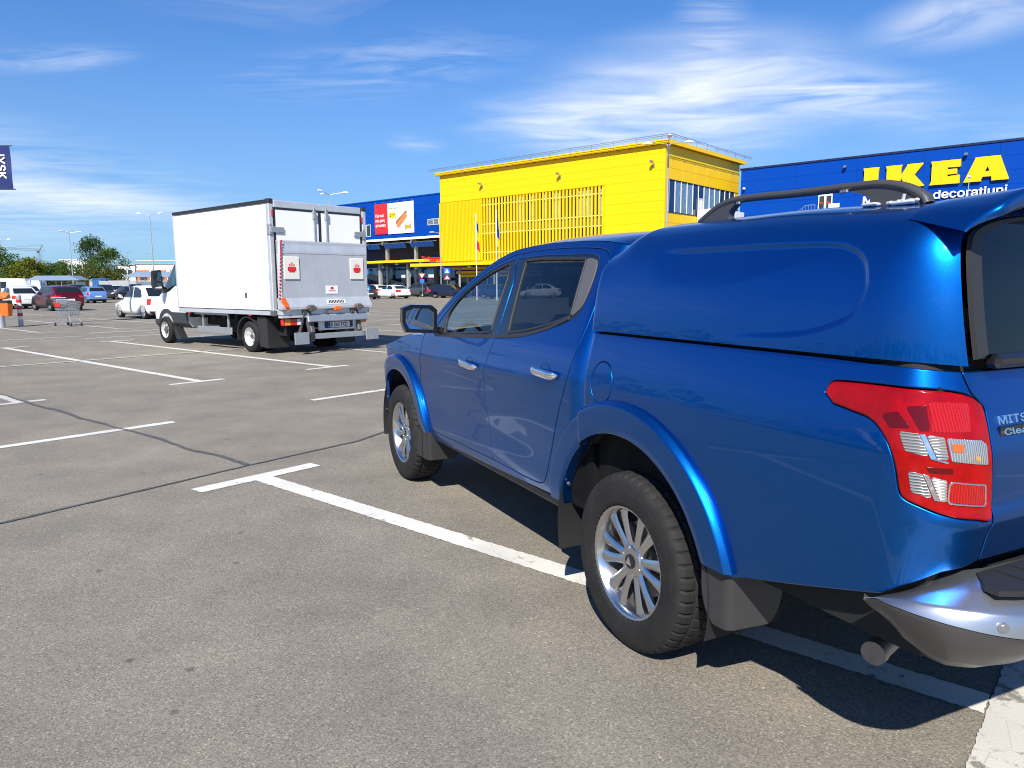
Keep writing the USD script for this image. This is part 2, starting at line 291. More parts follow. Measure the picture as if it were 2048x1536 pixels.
def line_mat(name, wear, tone=(0.66, 0.64, 0.585)):
    N = {'g': ('geometry', {}), 'n1': ('noise_texture', dict(scale=7.0, detail=8.0, roughness=0.72)), 'r1': ('rgb_ramp', dict(ramp=[(wear - 0.03, (1, 1, 1)), (wear + 0.03, (0, 0, 0))])),
         'n2': ('noise_texture', dict(scale=2.2, detail=6.0)), 'r2': ('rgb_ramp', dict(ramp=[(0.3, tuple(np.array(tone) * 0.80)), (0.7, tone)])),
         'v': ('voronoi_texture', dict(feature='distance_to_edge', scale=5.5)), 'vr': ('map_range', dict(from_min=0.0, from_max=0.010, to_min=0.45, to_max=0.0, clamp=True)), 'mx': ('math', dict(math_type='maximum')), 'cr': ('rgb_to_bw', {}),
         'm': ('mix', dict(mix_type='mix', color2=(0.215, 0.198, 0.165))), 'nb': ('noise_texture', dict(scale=150.0, detail=3.0)), 'bp': ('bump', dict(strength=0.3, distance=0.004)),
         'p': ('principled_bsdf', dict(roughness=0.7, specular_ior_level=0.3))}
    Lk = [('g.position', 'n1.vector'), ('n1.fac', 'r1.fac'), ('g.position', 'n2.vector'), ('n2.fac', 'r2.fac'), ('r2.color', 'm.color1'), ('r1.color', 'cr.color'), ('g.position', 'v.vector'), ('v.distance', 'vr.value'), ('cr.val', 'mx.value1'), ('vr.result', 'mx.value2'),
          ('mx.value', 'm.fac'), ('m.color', 'p.base_color'), ('g.position', 'nb.vector'), ('nb.fac', 'bp.height'), ('bp.normal', 'p.normal')]
    return usdkit.material(stage, LK + name, N, Lk, surface='p.BSDF')
m_asphalt = ground_mat()
m_line = line_mat('bay_paint', 0.375); m_lineworn = line_mat('worn_bay_paint', 0.425, (0.55, 0.53, 0.48))
m_tar = pbr('crack_tar', (0.085, 0.083, 0.082), 0.75, var=0.4, scale=18)
def flat(poly, z):
    gs = [g for g in getattr(poly, 'geoms', [poly]) if g.area > 1e-6]
    V, Fc, o = [], [], 0
    for g in gs:
        v, f = trimesh.creation.triangulate_polygon(g, engine='earcut'); V.append(np.c_[v, np.full(len(v), z)]); Fc.append(f + o); o += len(v)
    t = trimesh.Trimesh(np.vstack(V), np.vstack(Fc), process=False)
    bad = t.face_normals[:, 2] < 0; t.faces[bad] = t.faces[bad][:, ::-1]; return t
gx = [-1500, -200, -60, -20, 20, 60, 200, 1500]
gp = np.array([[(x, y, 0) for y in (-1500, -200, -60, -20, 20, 60, 200, 1500)] for x in gx], float)
g = gridmesh(gp); g = g if g.face_normals[0][2] > 0 else trimesh.Trimesh(g.vertices, g.faces[:, ::-1])
tag(part(None, 'parking_lot_ground', g, m_asphalt, smooth=False), 'worn brown grey asphalt of the parking lot with small dark spots', 'parking lot', kind='structure')
rng = np.random.default_rng(5)
def rough(poly, amp, step=0.04):
    """World-space outline of a painted strip with slightly ragged edges."""
    gs = []
    for q in getattr(poly, 'geoms', [poly]):
        e = q.exterior; n = max(8, int(e.length / step)); pts = [np.array(e.interpolate(i / n, True).coords[0]) for i in range(n)]
        pts = np.array(pts) + rng.normal(0, amp, (n, 2)); gs.append(Polygon(np.array([W(*p) for p in pts])).buffer(0))
    return unary_union(gs)
LW = 0.13
def rect(s0, s1, b0, b1): return sbox(min(s0, s1), min(b0, b1), max(s0, s1), max(b0, b1))
def stem(b, s0, s1, w=LW): return rect(s0, s1, b - w / 2, b + w / 2)
def bar(s, b0, b1, w=LW): return rect(s - w / 2, s + w / 2, b0, b1)
def line(name, label, poly, mat, amp=0.004, z=0.004, step=0.04):
    return tag(part(None, name, flat(rough(poly, amp, step), z), mat, smooth=False), label, 'bay line', kind='structure')
BB = [2.95 + 2.5 * k for k in range(-8, 12)]
line('bay_line', 'white T shaped bay line running under the rear wheel of the blue pickup', unary_union([stem(2.95, 5.14, 0.308, 0.15), bar(5.19, 2.44, 3.47, 0.15)]), m_line, 0.0028, step=0.017)
line('bay_line', 'white T shaped bay line in front of the box truck, nearest its cab', unary_union([stem(5.46, 11.2, 21.3), bar(11.2, 4.96, 5.84), bar(21.3, 5.0, 5.98)]), m_line)
line('bay_line', 'white T shaped bay line ending behind the box truck tail', unary_union([stem(7.98, 11.25, 21.4), bar(11.25, 7.42, 8.32), bar(21.4, 7.7, 8.6)]), m_line)
line('bay_line', 'white T shaped bay line cut by the left edge of the photo near the long crack', unary_union([stem(2.95, 11.05, 21.3), bar(11.05, 2.45, 3.24, 0.15)]), m_lineworn)
line('lane_dash', 'white lane dash at the left edge crossing the crack', bar(8.08, 0.75, 3.6, 0.13), m_line)
line('lane_dash', 'white lane dash reaching under the nose of the blue pickup', bar(8.18, 5.46, 8.3, 0.12), m_line)
line('row_line', 'long white line between the two bay rows in front of and beneath the box truck', bar(16.25, -14, 13.3, 0.12), m_lineworn, z=0.008, step=0.08)
line('walkway_line', 'broad cracked white band beside the rear bumper of the blue pickup', rect(-0.75, 0.30, -6, 12), m_lineworn, 0.003, z=0.004, step=.016)
far = []
for b in BB:
    if b < 2.5 or b > 9: far += [stem(b, 11.2, 21.3), bar(11.2, b - .45, b + .45), bar(21.3, b - .45, b + .45)]
    if abs(b - 2.95) > .1: far += [stem(b, 0.3, 5.15), bar(5.15, b - .5, b + .5)]
    far += [stem(b, -4.8, -0.8), bar(-4.8, b - .45, b + .45)]
for s0 in (27.5, 43.8, 60.0, 76.0):
    for k in range(-16, 26):
        b = 3.07 + 2.5 * k; far += [stem(b, s0, s0 + 10.0), bar(s0, b - .42, b + .42), bar(s0 + 10, b - .42, b + .42)]
    far.append(bar(s0 + 5, -38, 66))
for b0 in np.arange(-38, 60, 4.67):
    far += [bar(24.37, b0 + 1.5, b0 + 4.3)] + [bar(s, b0, b0 + 2.8) for s in (40.7, 57.0, 73.0)]
for b0 in (-17.9, -13.2, -8.6, -3.9, 10.1, 14.8, 19.5): far.append(bar(8.15, b0, b0 + 2.8))
far += [bar(25.65, 8.93, 11.5, .2), bar(23.1, 7.9, 10.1)]
V = unary_union(far)
tag(part(None, 'far_bay_lines', flat(Polygon() if V.is_empty else shapely.transform(V, lambda p: p[:, :1] * GS + p[:, 1:] * GB), 0.004), m_lineworn, smooth=False), 'white bay lines of the further parking rows', 'bay lines', kind='structure')
def curve0(pts, n=8):
    P = np.array(pts, float); t = np.linspace(0, 1, len(P)); return PchipInterpolator(t, P)(np.linspace(0, 1, n * len(P)))
def crack(label, pts, w):
    pts = np.array([W(*p) for p in pts]); d = np.r_[0, np.cumsum(np.linalg.norm(np.diff(pts, axis=0), axis=1))]; n = int(d[-1] / 0.06)
    t = np.linspace(0, d[-1], n); q = np.c_[np.interp(t, d, pts[:, 0]), np.interp(t, d, pts[:, 1])]
    q += (meshkit.fbm(np.c_[t * 1.6, t * 0, t * 0], 4, 3)[:, None] - .5) * 0.10 * np.array([0.7, 0.7])
    ww = w * (0.5 + 1.0 * meshkit.fbm(np.c_[t * 1.1, t * 0 + 5, t * 0], 3, 8)); tn = np.gradient(q, axis=0); tn /= np.linalg.norm(tn, axis=1)[:, None]; nn = np.c_[-tn[:, 1], tn[:, 0]]
    a, b = q + nn * ww[:, None] / 2 + rng.normal(0, .0025, q.shape), q - nn * ww[:, None] / 2 + rng.normal(0, .0025, q.shape)
    P = np.stack([np.c_[a, np.full(n, .0062)], np.c_[b, np.full(n, .0062)]], 1); g = gridmesh(P)
    if g.face_normals[0][2] < 0: g = trimesh.Trimesh(g.vertices, g.faces[:, ::-1], process=False)
    tag(part(None, 'sealed_crack', g, m_tar, smooth=False), label, 'crack', kind='structure')
crack('dark tar sealed crack running away across the aisle', [(21, 2.92), (12.1, 3.0), (11.18, 3.01), (8.13, 3.05), (7.54, 3.07), (6.47, 3.08), (5.62, 3.10)], 0.046)
crack('dark tar sealed crack curving from the left edge to the pickup front wheel', [(5.3, -6), (5.42, -1), (5.44, 1.27), (5.50, 2.03), (5.60, 3.10), (5.66, 4.29), (5.83, 4.78), (6.2, 6.2), (6.3, 9)], 0.033)

# ------------------------------------------------------------------ store
BROT = 49.2; BC = (14.49, 70.48, 0.0)
BCr, BSr = math.cos(math.radians(BROT)), math.sin(math.radians(BROT))
def BW(x, y, z=0.0): return (BC[0] + BCr * x - BSr * y, BC[1] + BSr * x + BCr * y, z)
def bthing(name, label, cat, x, y, z=0.0, rot=0.0, group=None): return thing(name, label, cat, BW(x, y, z), BROT + rot, group)
m_roofgrey = pbr('roof_edge', (0.12, 0.11, 0.10), 0.6); m_glassS = pbr('store_glass', (0.035, 0.04, 0.032), 0.06, spec=0.8, var=0.5, scale=0.35)
m_spandrel = pbr('spandrel_grey', (0.16, 0.145, 0.10), 0.4); m_mull = pbr('mullion_white', (0.72, 0.72, 0.70), 0.45)
m_curtain = pbr('curtain_blue', (0.12, 0.22, 0.33), 0.6, var=0.5, scale=3.0); m_curtw = pbr('curtain_pale', (0.35, 0.36, 0.34), 0.7, var=0.35, scale=2.0)
m_conc = pbr('concrete', (0.30, 0.30, 0.29), 0.75, var=0.15, scale=2.0); m_soffit = pbr('dark_soffit', (0.055, 0.055, 0.06), 0.7)
m_glassB = pbr('side_glass', (0.02, 0.05, 0.10), 0.05, spec=0.9)
def panels(t, x, y0, y1, z0, z1, wy, hz, mat, gap=0.02, along='y', skip=None, thick=0.05, name='wall_panel', out=-1):
    ny = max(1, round(abs(y1 - y0) / wy)); nz = max(1, round((z1 - z0) / hz))
    ys = np.linspace(y0, y1, ny + 1); zs = np.linspace(z0, z1, nz + 1); r = np.random.default_rng(int(abs(y0 * 7 + z0 * 3)) + ny)
    for i in range(ny):
        for j in range(nz):
            cy, cz = (ys[i] + ys[i + 1]) / 2, (zs[j] + zs[j + 1]) / 2
            if skip and skip(cy, cz): continue
            o = r.uniform(-.004, .004); a = abs(ys[i + 1] - ys[i]) - gap; c = zs[j + 1] - zs[j] - gap
            b = bx(x + out * (thick / 2 + o), cy, cz, thick, a, c, 0.008) if along == 'y' else bx(cy, x + out * (thick / 2 + o), cz, a, thick, c, 0.008)
            part(t, name, b, mat, smooth=False)
# yellow block
t = bthing('yellow_store_block', 'tall yellow store block with vertical slats over its windows', 'building', 0, 0)
Yb = t
part(t, 'core_wall', join([span(0.02, 16.4, 23.6, 30.35, 4.0, 14.3), span(0.02, 16.4, 0.05, 6.8, 0, 14.3), span(0.02, 16.4, 6.8, 23.6, 11.1, 14.3), span(0.02, 16.4, 6.8, 23.6, 3.9, 4.2), span(3.2, 16.4, 6.8, 23.6, 4.2, 11.1)]), m_yellow2, smooth=False)
part(t, 'ground_wall', span(2.2, 16.4, 6.81, 30.3, 0, 3.89), m_navy, smooth=False)
panels(t, 0, 0.05, 30.35, 11.15, 14.3, 6.07, 0.79, m_yellow, gap=0.007)
panels(t, 0, 0.05, 6.75, 4.2, 11.15, 6.7, 0.99, m_yellow, gap=0.007)
panels(t, 0.05, 0.7, 16.4, 11.2, 14.3, 2.6, 1.03, m_yellow, along='x'); panels(t, 0.05, 0.7, 16.4, 0.2, 8.15, 2.6, 1.0, m_yellow, along='x')
part(t, 'corner_trim', span(-0.07, 0.66, -0.02, 0.045, 0.2, 14.3), m_yellow2, smooth=False)
part(t, 'roof_edge', join([span(-0.40, 17.2, -0.42, 30.8, 14.36, 14.46), span(-0.44, -0.38, -0.46, 30.8, 14.30, 14.66), span(-0.38, 17.2, -0.46, -0.40, 14.30, 14.66)]), m_yellow, smooth=False)
part(t, 'roof_gutter', join([span(-0.36, -0.08, 0, 30.8, 14.30, 14.355)] + [bx(-0.22, y, 14.25, 0.28, 0.05, 0.08) for y in np.arange(0, 31, 1.3)] + [bx(x, -0.21, 14.25, 0.05, 0.28, 0.08) for x in np.arange(0.3, 17, 1.3)]), pbr('gutter_brown', (0.35, 0.22, 0.03), 0.6), smooth=False)
part(t, 'roof_cable', tube([(17.3, -0.95, 15.0), (-0.9, -0.95, 15.0), (-0.9, 31.4, 15.0)], 0.025) + tube([(17.3, -0.95, 14.85), (-0.9, -0.95, 14.85), (-0.9, 31.4, 14.85)], 0.02) + join([cyl((-0.86, y, 14.5), (-0.9, y, 15.0), 0.02, n=6) for y in np.arange(0, 31.2, 2.6)] + [cyl((x, -0.86, 14.5), (x, -0.95, 15.0), 0.02, n=6) for x in np.arange(0, 17.2, 2.2)]), m_steel, smooth=False)
for k, y in enumerate(np.linspace(6.86, 23.5, 38)): part(t, 'slat', bx(-0.10, y, 7.62, 0.16, 0.185, 6.9, 0.008), m_yellow2, smooth=False)
for k, y in enumerate(np.linspace(23.72, 30.28, 30)): part(t, 'slat', bx(-0.17, y, 7.62, 0.24, 0.105, 6.9, 0.008), m_yellow2, smooth=False)
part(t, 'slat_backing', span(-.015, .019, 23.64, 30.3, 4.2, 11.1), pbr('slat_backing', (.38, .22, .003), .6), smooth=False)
for z in (10.4, 8.25, 7.22, 5.06):
    part(t, 'rail', bx(0.04, 15.2, z, 0.06, 16.7, 0.09), m_mull, smooth=False); part(t, 'rail', bx(0.055, 26.95, z, 0.06, 6.6, 0.09), m_yellow2, smooth=False)
ys = np.linspace(6.82, 23.58, 13)
for i in range(12):
    for z0, z1 in ((8.3, 11.1), (5.1, 7.17), (4.2, 5.02)):
        part(t, 'window_pane', bx(0.30, (ys[i] + ys[i + 1]) / 2, (z0 + z1) / 2, 0.03, ys[i + 1] - ys[i] - .06, z1 - z0 - .02), m_glassS, smooth=False)
part(t, 'floor_band', span(0.2, 0.4, 6.82, 23.58, 7.27, 8.2), m_spandrel, smooth=False)
rr = np.random.default_rng(3)
for y in (22.6, 14.6, 12.9, 9.9, 8.9, 7.3, 18.0, 16.2): part(t, 'blind', bx(0.24, y, 9.7, 0.02, rr.uniform(.5, 1.0), 2.7), m_curtw, smooth=False)
for y in (23.4, 12.28, 1.21): part(t, 'floodlight', join([bx(-0.5, y, 12.78, 0.35, 0.28, 0.2, .03), cyl((-0.05, y, 12.5), (-0.45, y, 12.72), 0.04), bx(-0.06, y, 12.45, .1, .2, .4)]), m_steel, smooth=False)
xs = np.linspace(0.72, 15.3, 13)
for i in range(12): part(t, 'window_pane', bx((xs[i] + xs[i + 1]) / 2, 0.03, 9.66, xs[i + 1] - xs[i] - .07, .02, 2.9), m_glassB if i not in (1, 2, 3, 6, 7, 8) else m_curtain, smooth=False)
for x in xs: part(t, 'mullion', bx(x, 0.0, 9.66, .07, .08, 2.95), m_mull, smooth=False)
part(t, 'window_frame', join([span(.66, 15.4, -.04, .04, 11.13, 11.2), span(.66, 15.4, -.04, .04, 8.1, 8.18), span(.62, .68, -.04, .04, 8.1, 11.2)]), m_navy, smooth=False)
d = part(t, 'balcony_door', join([span(6.68, 6.78, -.09, -.045, 8.15, 9.85), span(7.85, 7.95, -.09, -.045, 8.15, 9.85), span(7.27, 7.36, -.09, -.045, 8.15, 9.85), span(6.68, 7.95, -.09, -.045, 9.8, 9.9), span(6.7, 7.9, -.06, -.045, 8.15, 9.8)]), m_mull, smooth=False)
part(t, 'balcony', join([span(6.5, 13.1, -2.2, -2.1, 7.65, 8.75), span(6.5, 6.6, -2.1, -0.1, 7.65, 8.75), span(6.5, 13.1, -2.1, -0.1, 7.5, 7.62)]), m_mull, smooth=False)
part(t, 'notice', join([bx(7.0, -0.1, 8.75, .25, .02, .18), bx(7.6, -.1, 8.75, .25, .02, .18)]), m_redpaint, smooth=False)
# blue wing, left
t = bthing('blue_store_wing', 'blue store wing left of the yellow block, carrying the hot dog billboard', 'building', 6, 30.4); LWt = t
part(t, 'core_wall', join([span(0.02, 14, 0, 42, 7.6, 13.3), span(1.2, 14, 0, 42, 0, 7.6)]), m_navy, smooth=False)
panels(t, 0, 0.02, 42, 7.62, 13.25, 6.0, 1.13, m_storeblue, gap=0.012)
part(t, 'roof_trim', join([span(-.12, .3, 0, 42, 13.26, 13.42)]), m_storeblue, smooth=False)
part(t, 'soffit', span(-2.0, 1.19, 0, 42, 7.64, 7.72), m_soffit, smooth=False)
part(t, 'fascia', span(-2.06, -2.0, 0, 42, 7.45, 7.75), m_mull, smooth=False)
for y in (10.0, 16.0, 22.1, 28, 34): part(t, 'column', join([bx(-1.1, y, 3.8, .42, .42, 7.6, .02), front([(y - .2, 7.64), (y + .2, 7.64), (y + .2, 6.9), (y + .12, 6.9)], -1.9, -1.3)]), m_galv, smooth=False)
for y in np.arange(6.3, 30, .92):
    if abs(y - 10.9) < .5 or abs(y - 16.6) < .4 or abs(y - 20.3) < .4: continue
    part(t, 'awning_panel', R(bx(0, 0, 0, .05, .84, .72, .01), -0.5, (0, 1, 0)) .apply_translation((-1.72, y, 6.72)), m_storeblue, smooth=False)
part(t, 'awning_rail', bx(-1.55, 18, 7.12, .08, 25, .1), m_mull, smooth=False)
for y0, z in ((20.9, 8.95),):
    for k in range(3): part(t, 'window', join([bx(-.06, y0 + .45 + k * .9, 9.25, .04, .8, 1.5)]), m_glassS if k != 1 else m_curtw, smooth=False)
    part(t, 'window_frame', join([span(-.07, -.03, 20.85, 23.65, 8.4, 8.47), span(-.07, -.03, 20.85, 23.65, 10.03, 10.1)] + [bx(-.055, y, 9.25, .06, .08, 1.6) for y in (20.9, 21.8, 22.7, 23.6)]), m_mull, smooth=False)
part(t, 'louvre_window', join([span(-.09, -.02, 6.55, 8.6, z - .03, z + .03) for z in np.linspace(9.42, 10.05, 8)]), m_galv, smooth=False)
part(t, 'window_frame', join([span(-.1, -.05, 6.5, 6.56, 9.36, 10.1), span(-.1, -.05, 8.6, 8.66, 9.36, 10.1), span(-.1, -.05, 7.55, 7.62, 9.36, 10.1), span(-.1, -.05, 6.5, 8.66, 9.33, 9.38), span(-.1, -.05, 6.5, 8.66, 10.08, 10.13)]), m_mull, smooth=False)
for y in np.arange(1, 30, 5.8): part(t, 'ground_column', bx(-.4, y, 2.0, .5, .5, 4.1), m_conc, smooth=False)
part(t, 'ramp', front([(23, 3.4), (23, 2.7), (9.5, .3), (9.5, 1.0)], -.9, -.6), m_conc, smooth=False)
part(t, 'shop_front', join([span(1.15, 1.19, 1, 40, .1, 3.9)]), m_glassB, smooth=False)
for y in (14.7, 9.0): part(t, 'entry_panel', span(1.08, 1.14, y - 1, y + 1, .1, 2.8), m_mull, smooth=False)
# blue wing, right
t = bthing('blue_store_wing', 'blue store wing right of the yellow block, carrying the large yellow sign letters', 'building', 13, -1.7); RWt = t
part(t, 'core_wall', span(0.02, 16, -46, 0, 0, 13.15), m_storeblue, smooth=False)
panels(t, 0, -0.02, -45.9, 0.2, 13.1, 6.0, 1.17, m_storeblue, gap=0.012)
part(t, 'roof_trim', span(-.12, .3, -46, 0.1, 13.12, 13.3), m_navy, smooth=False)
for y in (-10.5, -20.5): part(t, 'floodlight', join([bx(-.35, y, 12.38, .3, .3, .22, .03), bx(-.12, y, 12.38, .2, .12, .1)]), m_steel, smooth=False)
part(t, 'corner_lamp', join([bx(-.3, -.5, 11.2, .25, .2, .2, .03), bx(-.1, -.5, 11.1, .3, .06, .06)]), m_lamphead, smooth=False)
d = part(t, 'upper_door', span(-.1, -.055, -9.42, -8.08, 7.9, 10.0), m_mull, smooth=False)
for y in (-9.1, -8.42): part(d, 'door_glass', bx(-.112, y, 9.0, .02, .46, 1.6), m_glassS, smooth=False); part(d, 'notice', bx(-.13, y, 9.15, .01, .3, .16), m_redpaint, smooth=False)
part(t, 'landing', join([span(-1.4, -.1, -10.5, -8.0, 7.75, 7.88), span(-1.4, -1.3, -10.5, -9.5, 7.9, 8.9)]), m_mull, smooth=False)
part(t, 'stair_railing', join([tube([(-1.3, -8.2, 8.9), (-1.3, -7.3, 8.9), (-1.3, -4.6, 6.8)], .03)] + [cyl((-1.3, y, 6.0), (-1.3, y, 8.9 if y < -7.3 else 8.9 - (y + 7.3) * .78), .02, n=6) for y in np.arange(-8.2, -4.6, .3)]), m_galv, smooth=False)
part(t, 'stair_flight', front([(-7.3, 7.85), (-4.6, 5.7), (-4.6, 5.4), (-7.3, 7.55)], -1.3, -.2), m_galv, smooth=False)
# sign letters
t = bthing('store_sign', 'large yellow IKEA letters on the right blue wing', 'sign', 12.80, -13.9)
def letter(pts, hole=None):
    p = Polygon([(-a, b) for a, b in pts], [[(-a, b) for a, b in hole]] if hole else None)
    m = front(p, -.12, .12); return m
m_letter = pbr('letter_yellow', (0.86, 0.52, 0.006), 0.45, spec=.25)
Z0, Z1 = 9.97, 12.02; q = lambda z: Z0 + (Z1 - Z0) * z
I_ = [(0, q(0)), (1.42, q(0)), (1.42, q(.04)), (1.3, q(.16)), (1.3, q(.84)), (1.36, q(.96)), (1.36, q(1)), (0, q(1)), (0, q(.96)), (.06, q(.84)), (.06, q(.16)), (0, q(.04))]
K_ = [(1.95, q(0)), (3.3, q(0)), (3.3, q(.04)), (3.22, q(.14)), (3.22, q(.36)), (3.28, q(.4)), (3.75, q(0.0)), (5.15, q(0)), (5.15, q(.05)), (4.35, q(.52)), (5.0, q(.94)), (5.0, q(1)), (3.72, q(1)), (3.72, q(.95)), (3.3, q(.6)), (3.22, q(.62)), (3.22, q(.86)), (3.3, q(.96)), (3.3, q(1)), (1.95, q(1)), (1.95, q(.96)), (2.02, q(.86)), (2.02, q(.14)), (1.95, q(.04))]
E_ = [(5.62, q(0)), (7.93, q(0)), (7.93, q(.33)), (7.86, q(.36)), (6.98, q(.32)), (6.98, q(.40)), (7.70, q(.40)), (7.70, q(.62)), (6.98, q(.62)), (6.98, q(.70)), (7.84, q(.68)), (7.95, q(.70)), (7.95, q(1)), (5.66, q(1)), (5.66, q(.96)), (5.72, q(.86)), (5.72, q(.14)), (5.62, q(.04))]
A_ = [(8.24, q(0)), (9.55, q(0)), (9.55, q(.07)), (9.66, q(.18)), (10.28, q(.18)), (10.32, q(.07)), (10.3, q(0)), (11.55, q(0)), (11.55, q(.05)), (10.86, q(.95)), (10.86, q(1)), (9.02, q(1)), (9.02, q(.95)), (8.28, q(.05))]
for pts, hole in ((I_, None), (K_, None), (E_, None), (A_, [(9.78, q(.40)), (10.13, q(.40)), (9.98, q(.60))])): part(t, 'letter', letter(pts, hole), m_letter, smooth=False)
def wall_text(t, txt, h, x, y, z, mat, bold=False, name='letters', depth=.05, width=None):
    m = text3(txt, h, depth, bold); v = m.vertices.copy(); v[:, 0] -= v[:, 0].min()
    if width: v[:, 0] *= width / v[:, 0].max()
    m.vertices = np.c_[x - v[:, 2], y - v[:, 0], z + v[:, 1]]; return part(t, name, m, mat, smooth=False)
t = bthing('lettering', 'white lettering below the large yellow sign', 'sign', 12.84, -13.95)
wall_text(t, 'Mobil\u0103', .70, 0, 0, 8.72, m_mull, True, 'word', width=3.6); wall_text(t, '\u0219i', .70, 0, -4.25, 8.72, m_mull, True, 'word', width=.85); wall_text(t, 'decora\u021biuni', .70, 0, -5.9, 8.80, m_mull, True, 'word', width=5.55)
# entrance canopies
t = bthing('entrance_canopy', 'yellow flat canopy with red lettering over the entrance', 'canopy', 0, 31.6)
part(t, 'roof_slab', span(-4.0, -0.02, -26, 0, 3.53, 3.88), m_yellow, smooth=False)
part(t, 'soffit', span(-3.9, -.1, -25.9, -.1, 3.45, 3.52), m_soffit, smooth=False)
for y in (-.7, -5.2, -9.4, -13.5): part(t, 'spotlight', bx(-3.6, y, 3.36, .3, .3, .16), m_lamphead, smooth=False)
for y in (-7.3, -12.6): part(t, 'column', cyl((-3.0, y, 0), (-3.0, y, 3.5), .12), m_conc)
wall_text(t, 'Intrare', .64, -4.05 + 2.1, .1, 3.9 + .24, m_redpaint, True, 'letters', .12, width=3.35)
part(t, 'letter_rail', join([bx(-2.0, -1.6, 4.0, .06, 3.4, .05), bx(-2.0, 0, 3.95, .06, .06, .2), bx(-2.0, -3.1, 3.95, .06, .06, .2)]), m_steel, smooth=False)
t = bthing('entrance_canopy', 'yellow flat canopy in front of the left blue wing', 'canopy', 0, 31)
part(t, 'roof_slab', span(-3.0, 5.2, -.7, 22, 4.13, 4.43), m_yellow, smooth=False); part(t, 'soffit', span(-2.9, 5.1, -.6, 21.9, 4.05, 4.12), m_soffit, smooth=False)
for y in (.2, 4.6, 11.4): part(t, 'spotlight', bx(-2.6, y, 3.95, .3, .3, .18), m_lamphead, smooth=False)
for y in (3.2, 8.6): part(t, 'column', bx(-2.0, y, 2.02, .35, .35, 4.04), m_conc, smooth=False)
t = bthing('entrance_portal', 'stepped yellow entrance bands beneath the lettered canopy', 'entrance', -1.2, 27.5)
for k, (z, a) in enumerate(((3.1, 0), (2.65, .3), (2.25, .6))): part(t, 'band', span(-.3 + a, 1.0, -13, -.5 - a, z, z + .3), m_yellow, smooth=False)
part(t, 'glass_front', span(.7, .75, -13, -.5, .1, 2.2), m_glassS, smooth=False)
for y in np.arange(-13, 0, 1.55): part(t, 'door_post', bx(.62, y, 1.1, .08, .08, 2.2), m_mull, smooth=False)
# billboard
t = bthing('billboard', 'red and white billboard with a hot dog on the left blue wing', 'billboard', 5.86, 41.75)
part(t, 'red_panel', span(-.02, .02, 5.52, 8.42, 8.58, 12.82), m_redpaint, smooth=False); part(t, 'white_panel', span(-.02, .02, 0, 5.51, 8.52, 12.78), m_mull, smooth=False)
for k, s in enumerate(('Cel mai', 'mic pre\u021b', 'al nostru')): wall_text(t, s, .40, -.022, 8.2, 11.0 - k * .68, m_mull, True, 'text', .01, width=(1.8, 2.0, 2.25)[k])
wall_text(t, 'Hot dog cu legume', .17, -.022, 5.3, 11.98, m_ink, False, 'text', .01, width=2.0)
part(t, 'price_tag', span(-.04, -.022, 3.75, 5.15, 10.75, 11.45), m_yellow, smooth=False); wall_text(t, '2', .36, -.042, 5.0, 10.9, m_ink, True, 'text', .008); wall_text(t, '50 lei', .18, -.042, 4.62, 11.08, m_ink, True, 'text', .008, width=.75)
def blob(pts, r): return LineString(pts).buffer(r, quad_segs=8)
bun = pbr('print_bun', (0.55, 0.20, 0.07), 0.5); bun2 = pbr('print_bun_light', (0.62, 0.33, 0.16), 0.5); saus = pbr('print_sausage', (0.20, 0.09, 0.04), 0.5)
part(t, 'hot_dog_print', front(blob([(3.45, 10.2), (1.75, 11.25)], .26), -.03, -.021), bun2, smooth=False)
part(t, 'hot_dog_print', front(blob([(3.6, 10.02), (1.55, 11.4)], .14), -.035, -.03), saus, smooth=False)
part(t, 'hot_dog_print', front(blob([(3.25, 9.72), (1.75, 10.9)], .37), -.042, -.035), bun, smooth=False)
part(t, 'logo', span(-.03, -.021, .55, 1.85, 9.1, 9.65), m_euro, smooth=False); part(t, 'logo', front(shapely.affinity.scale(Point(1.2, 9.375).buffer(1), .63, .27), -.036, -.031), m_yellow, smooth=False)
wall_text(t, 'IKEA', .22, -.038, 1.66, 9.27, m_ink, True, 'text', .006, width=.92)
for y in (.3, 1.9, 3.4, 4.9, 6.6, 8.2): part(t, 'clamp', bx(0.02, y, 13.0, .05, .06, .2), m_galv, smooth=False)
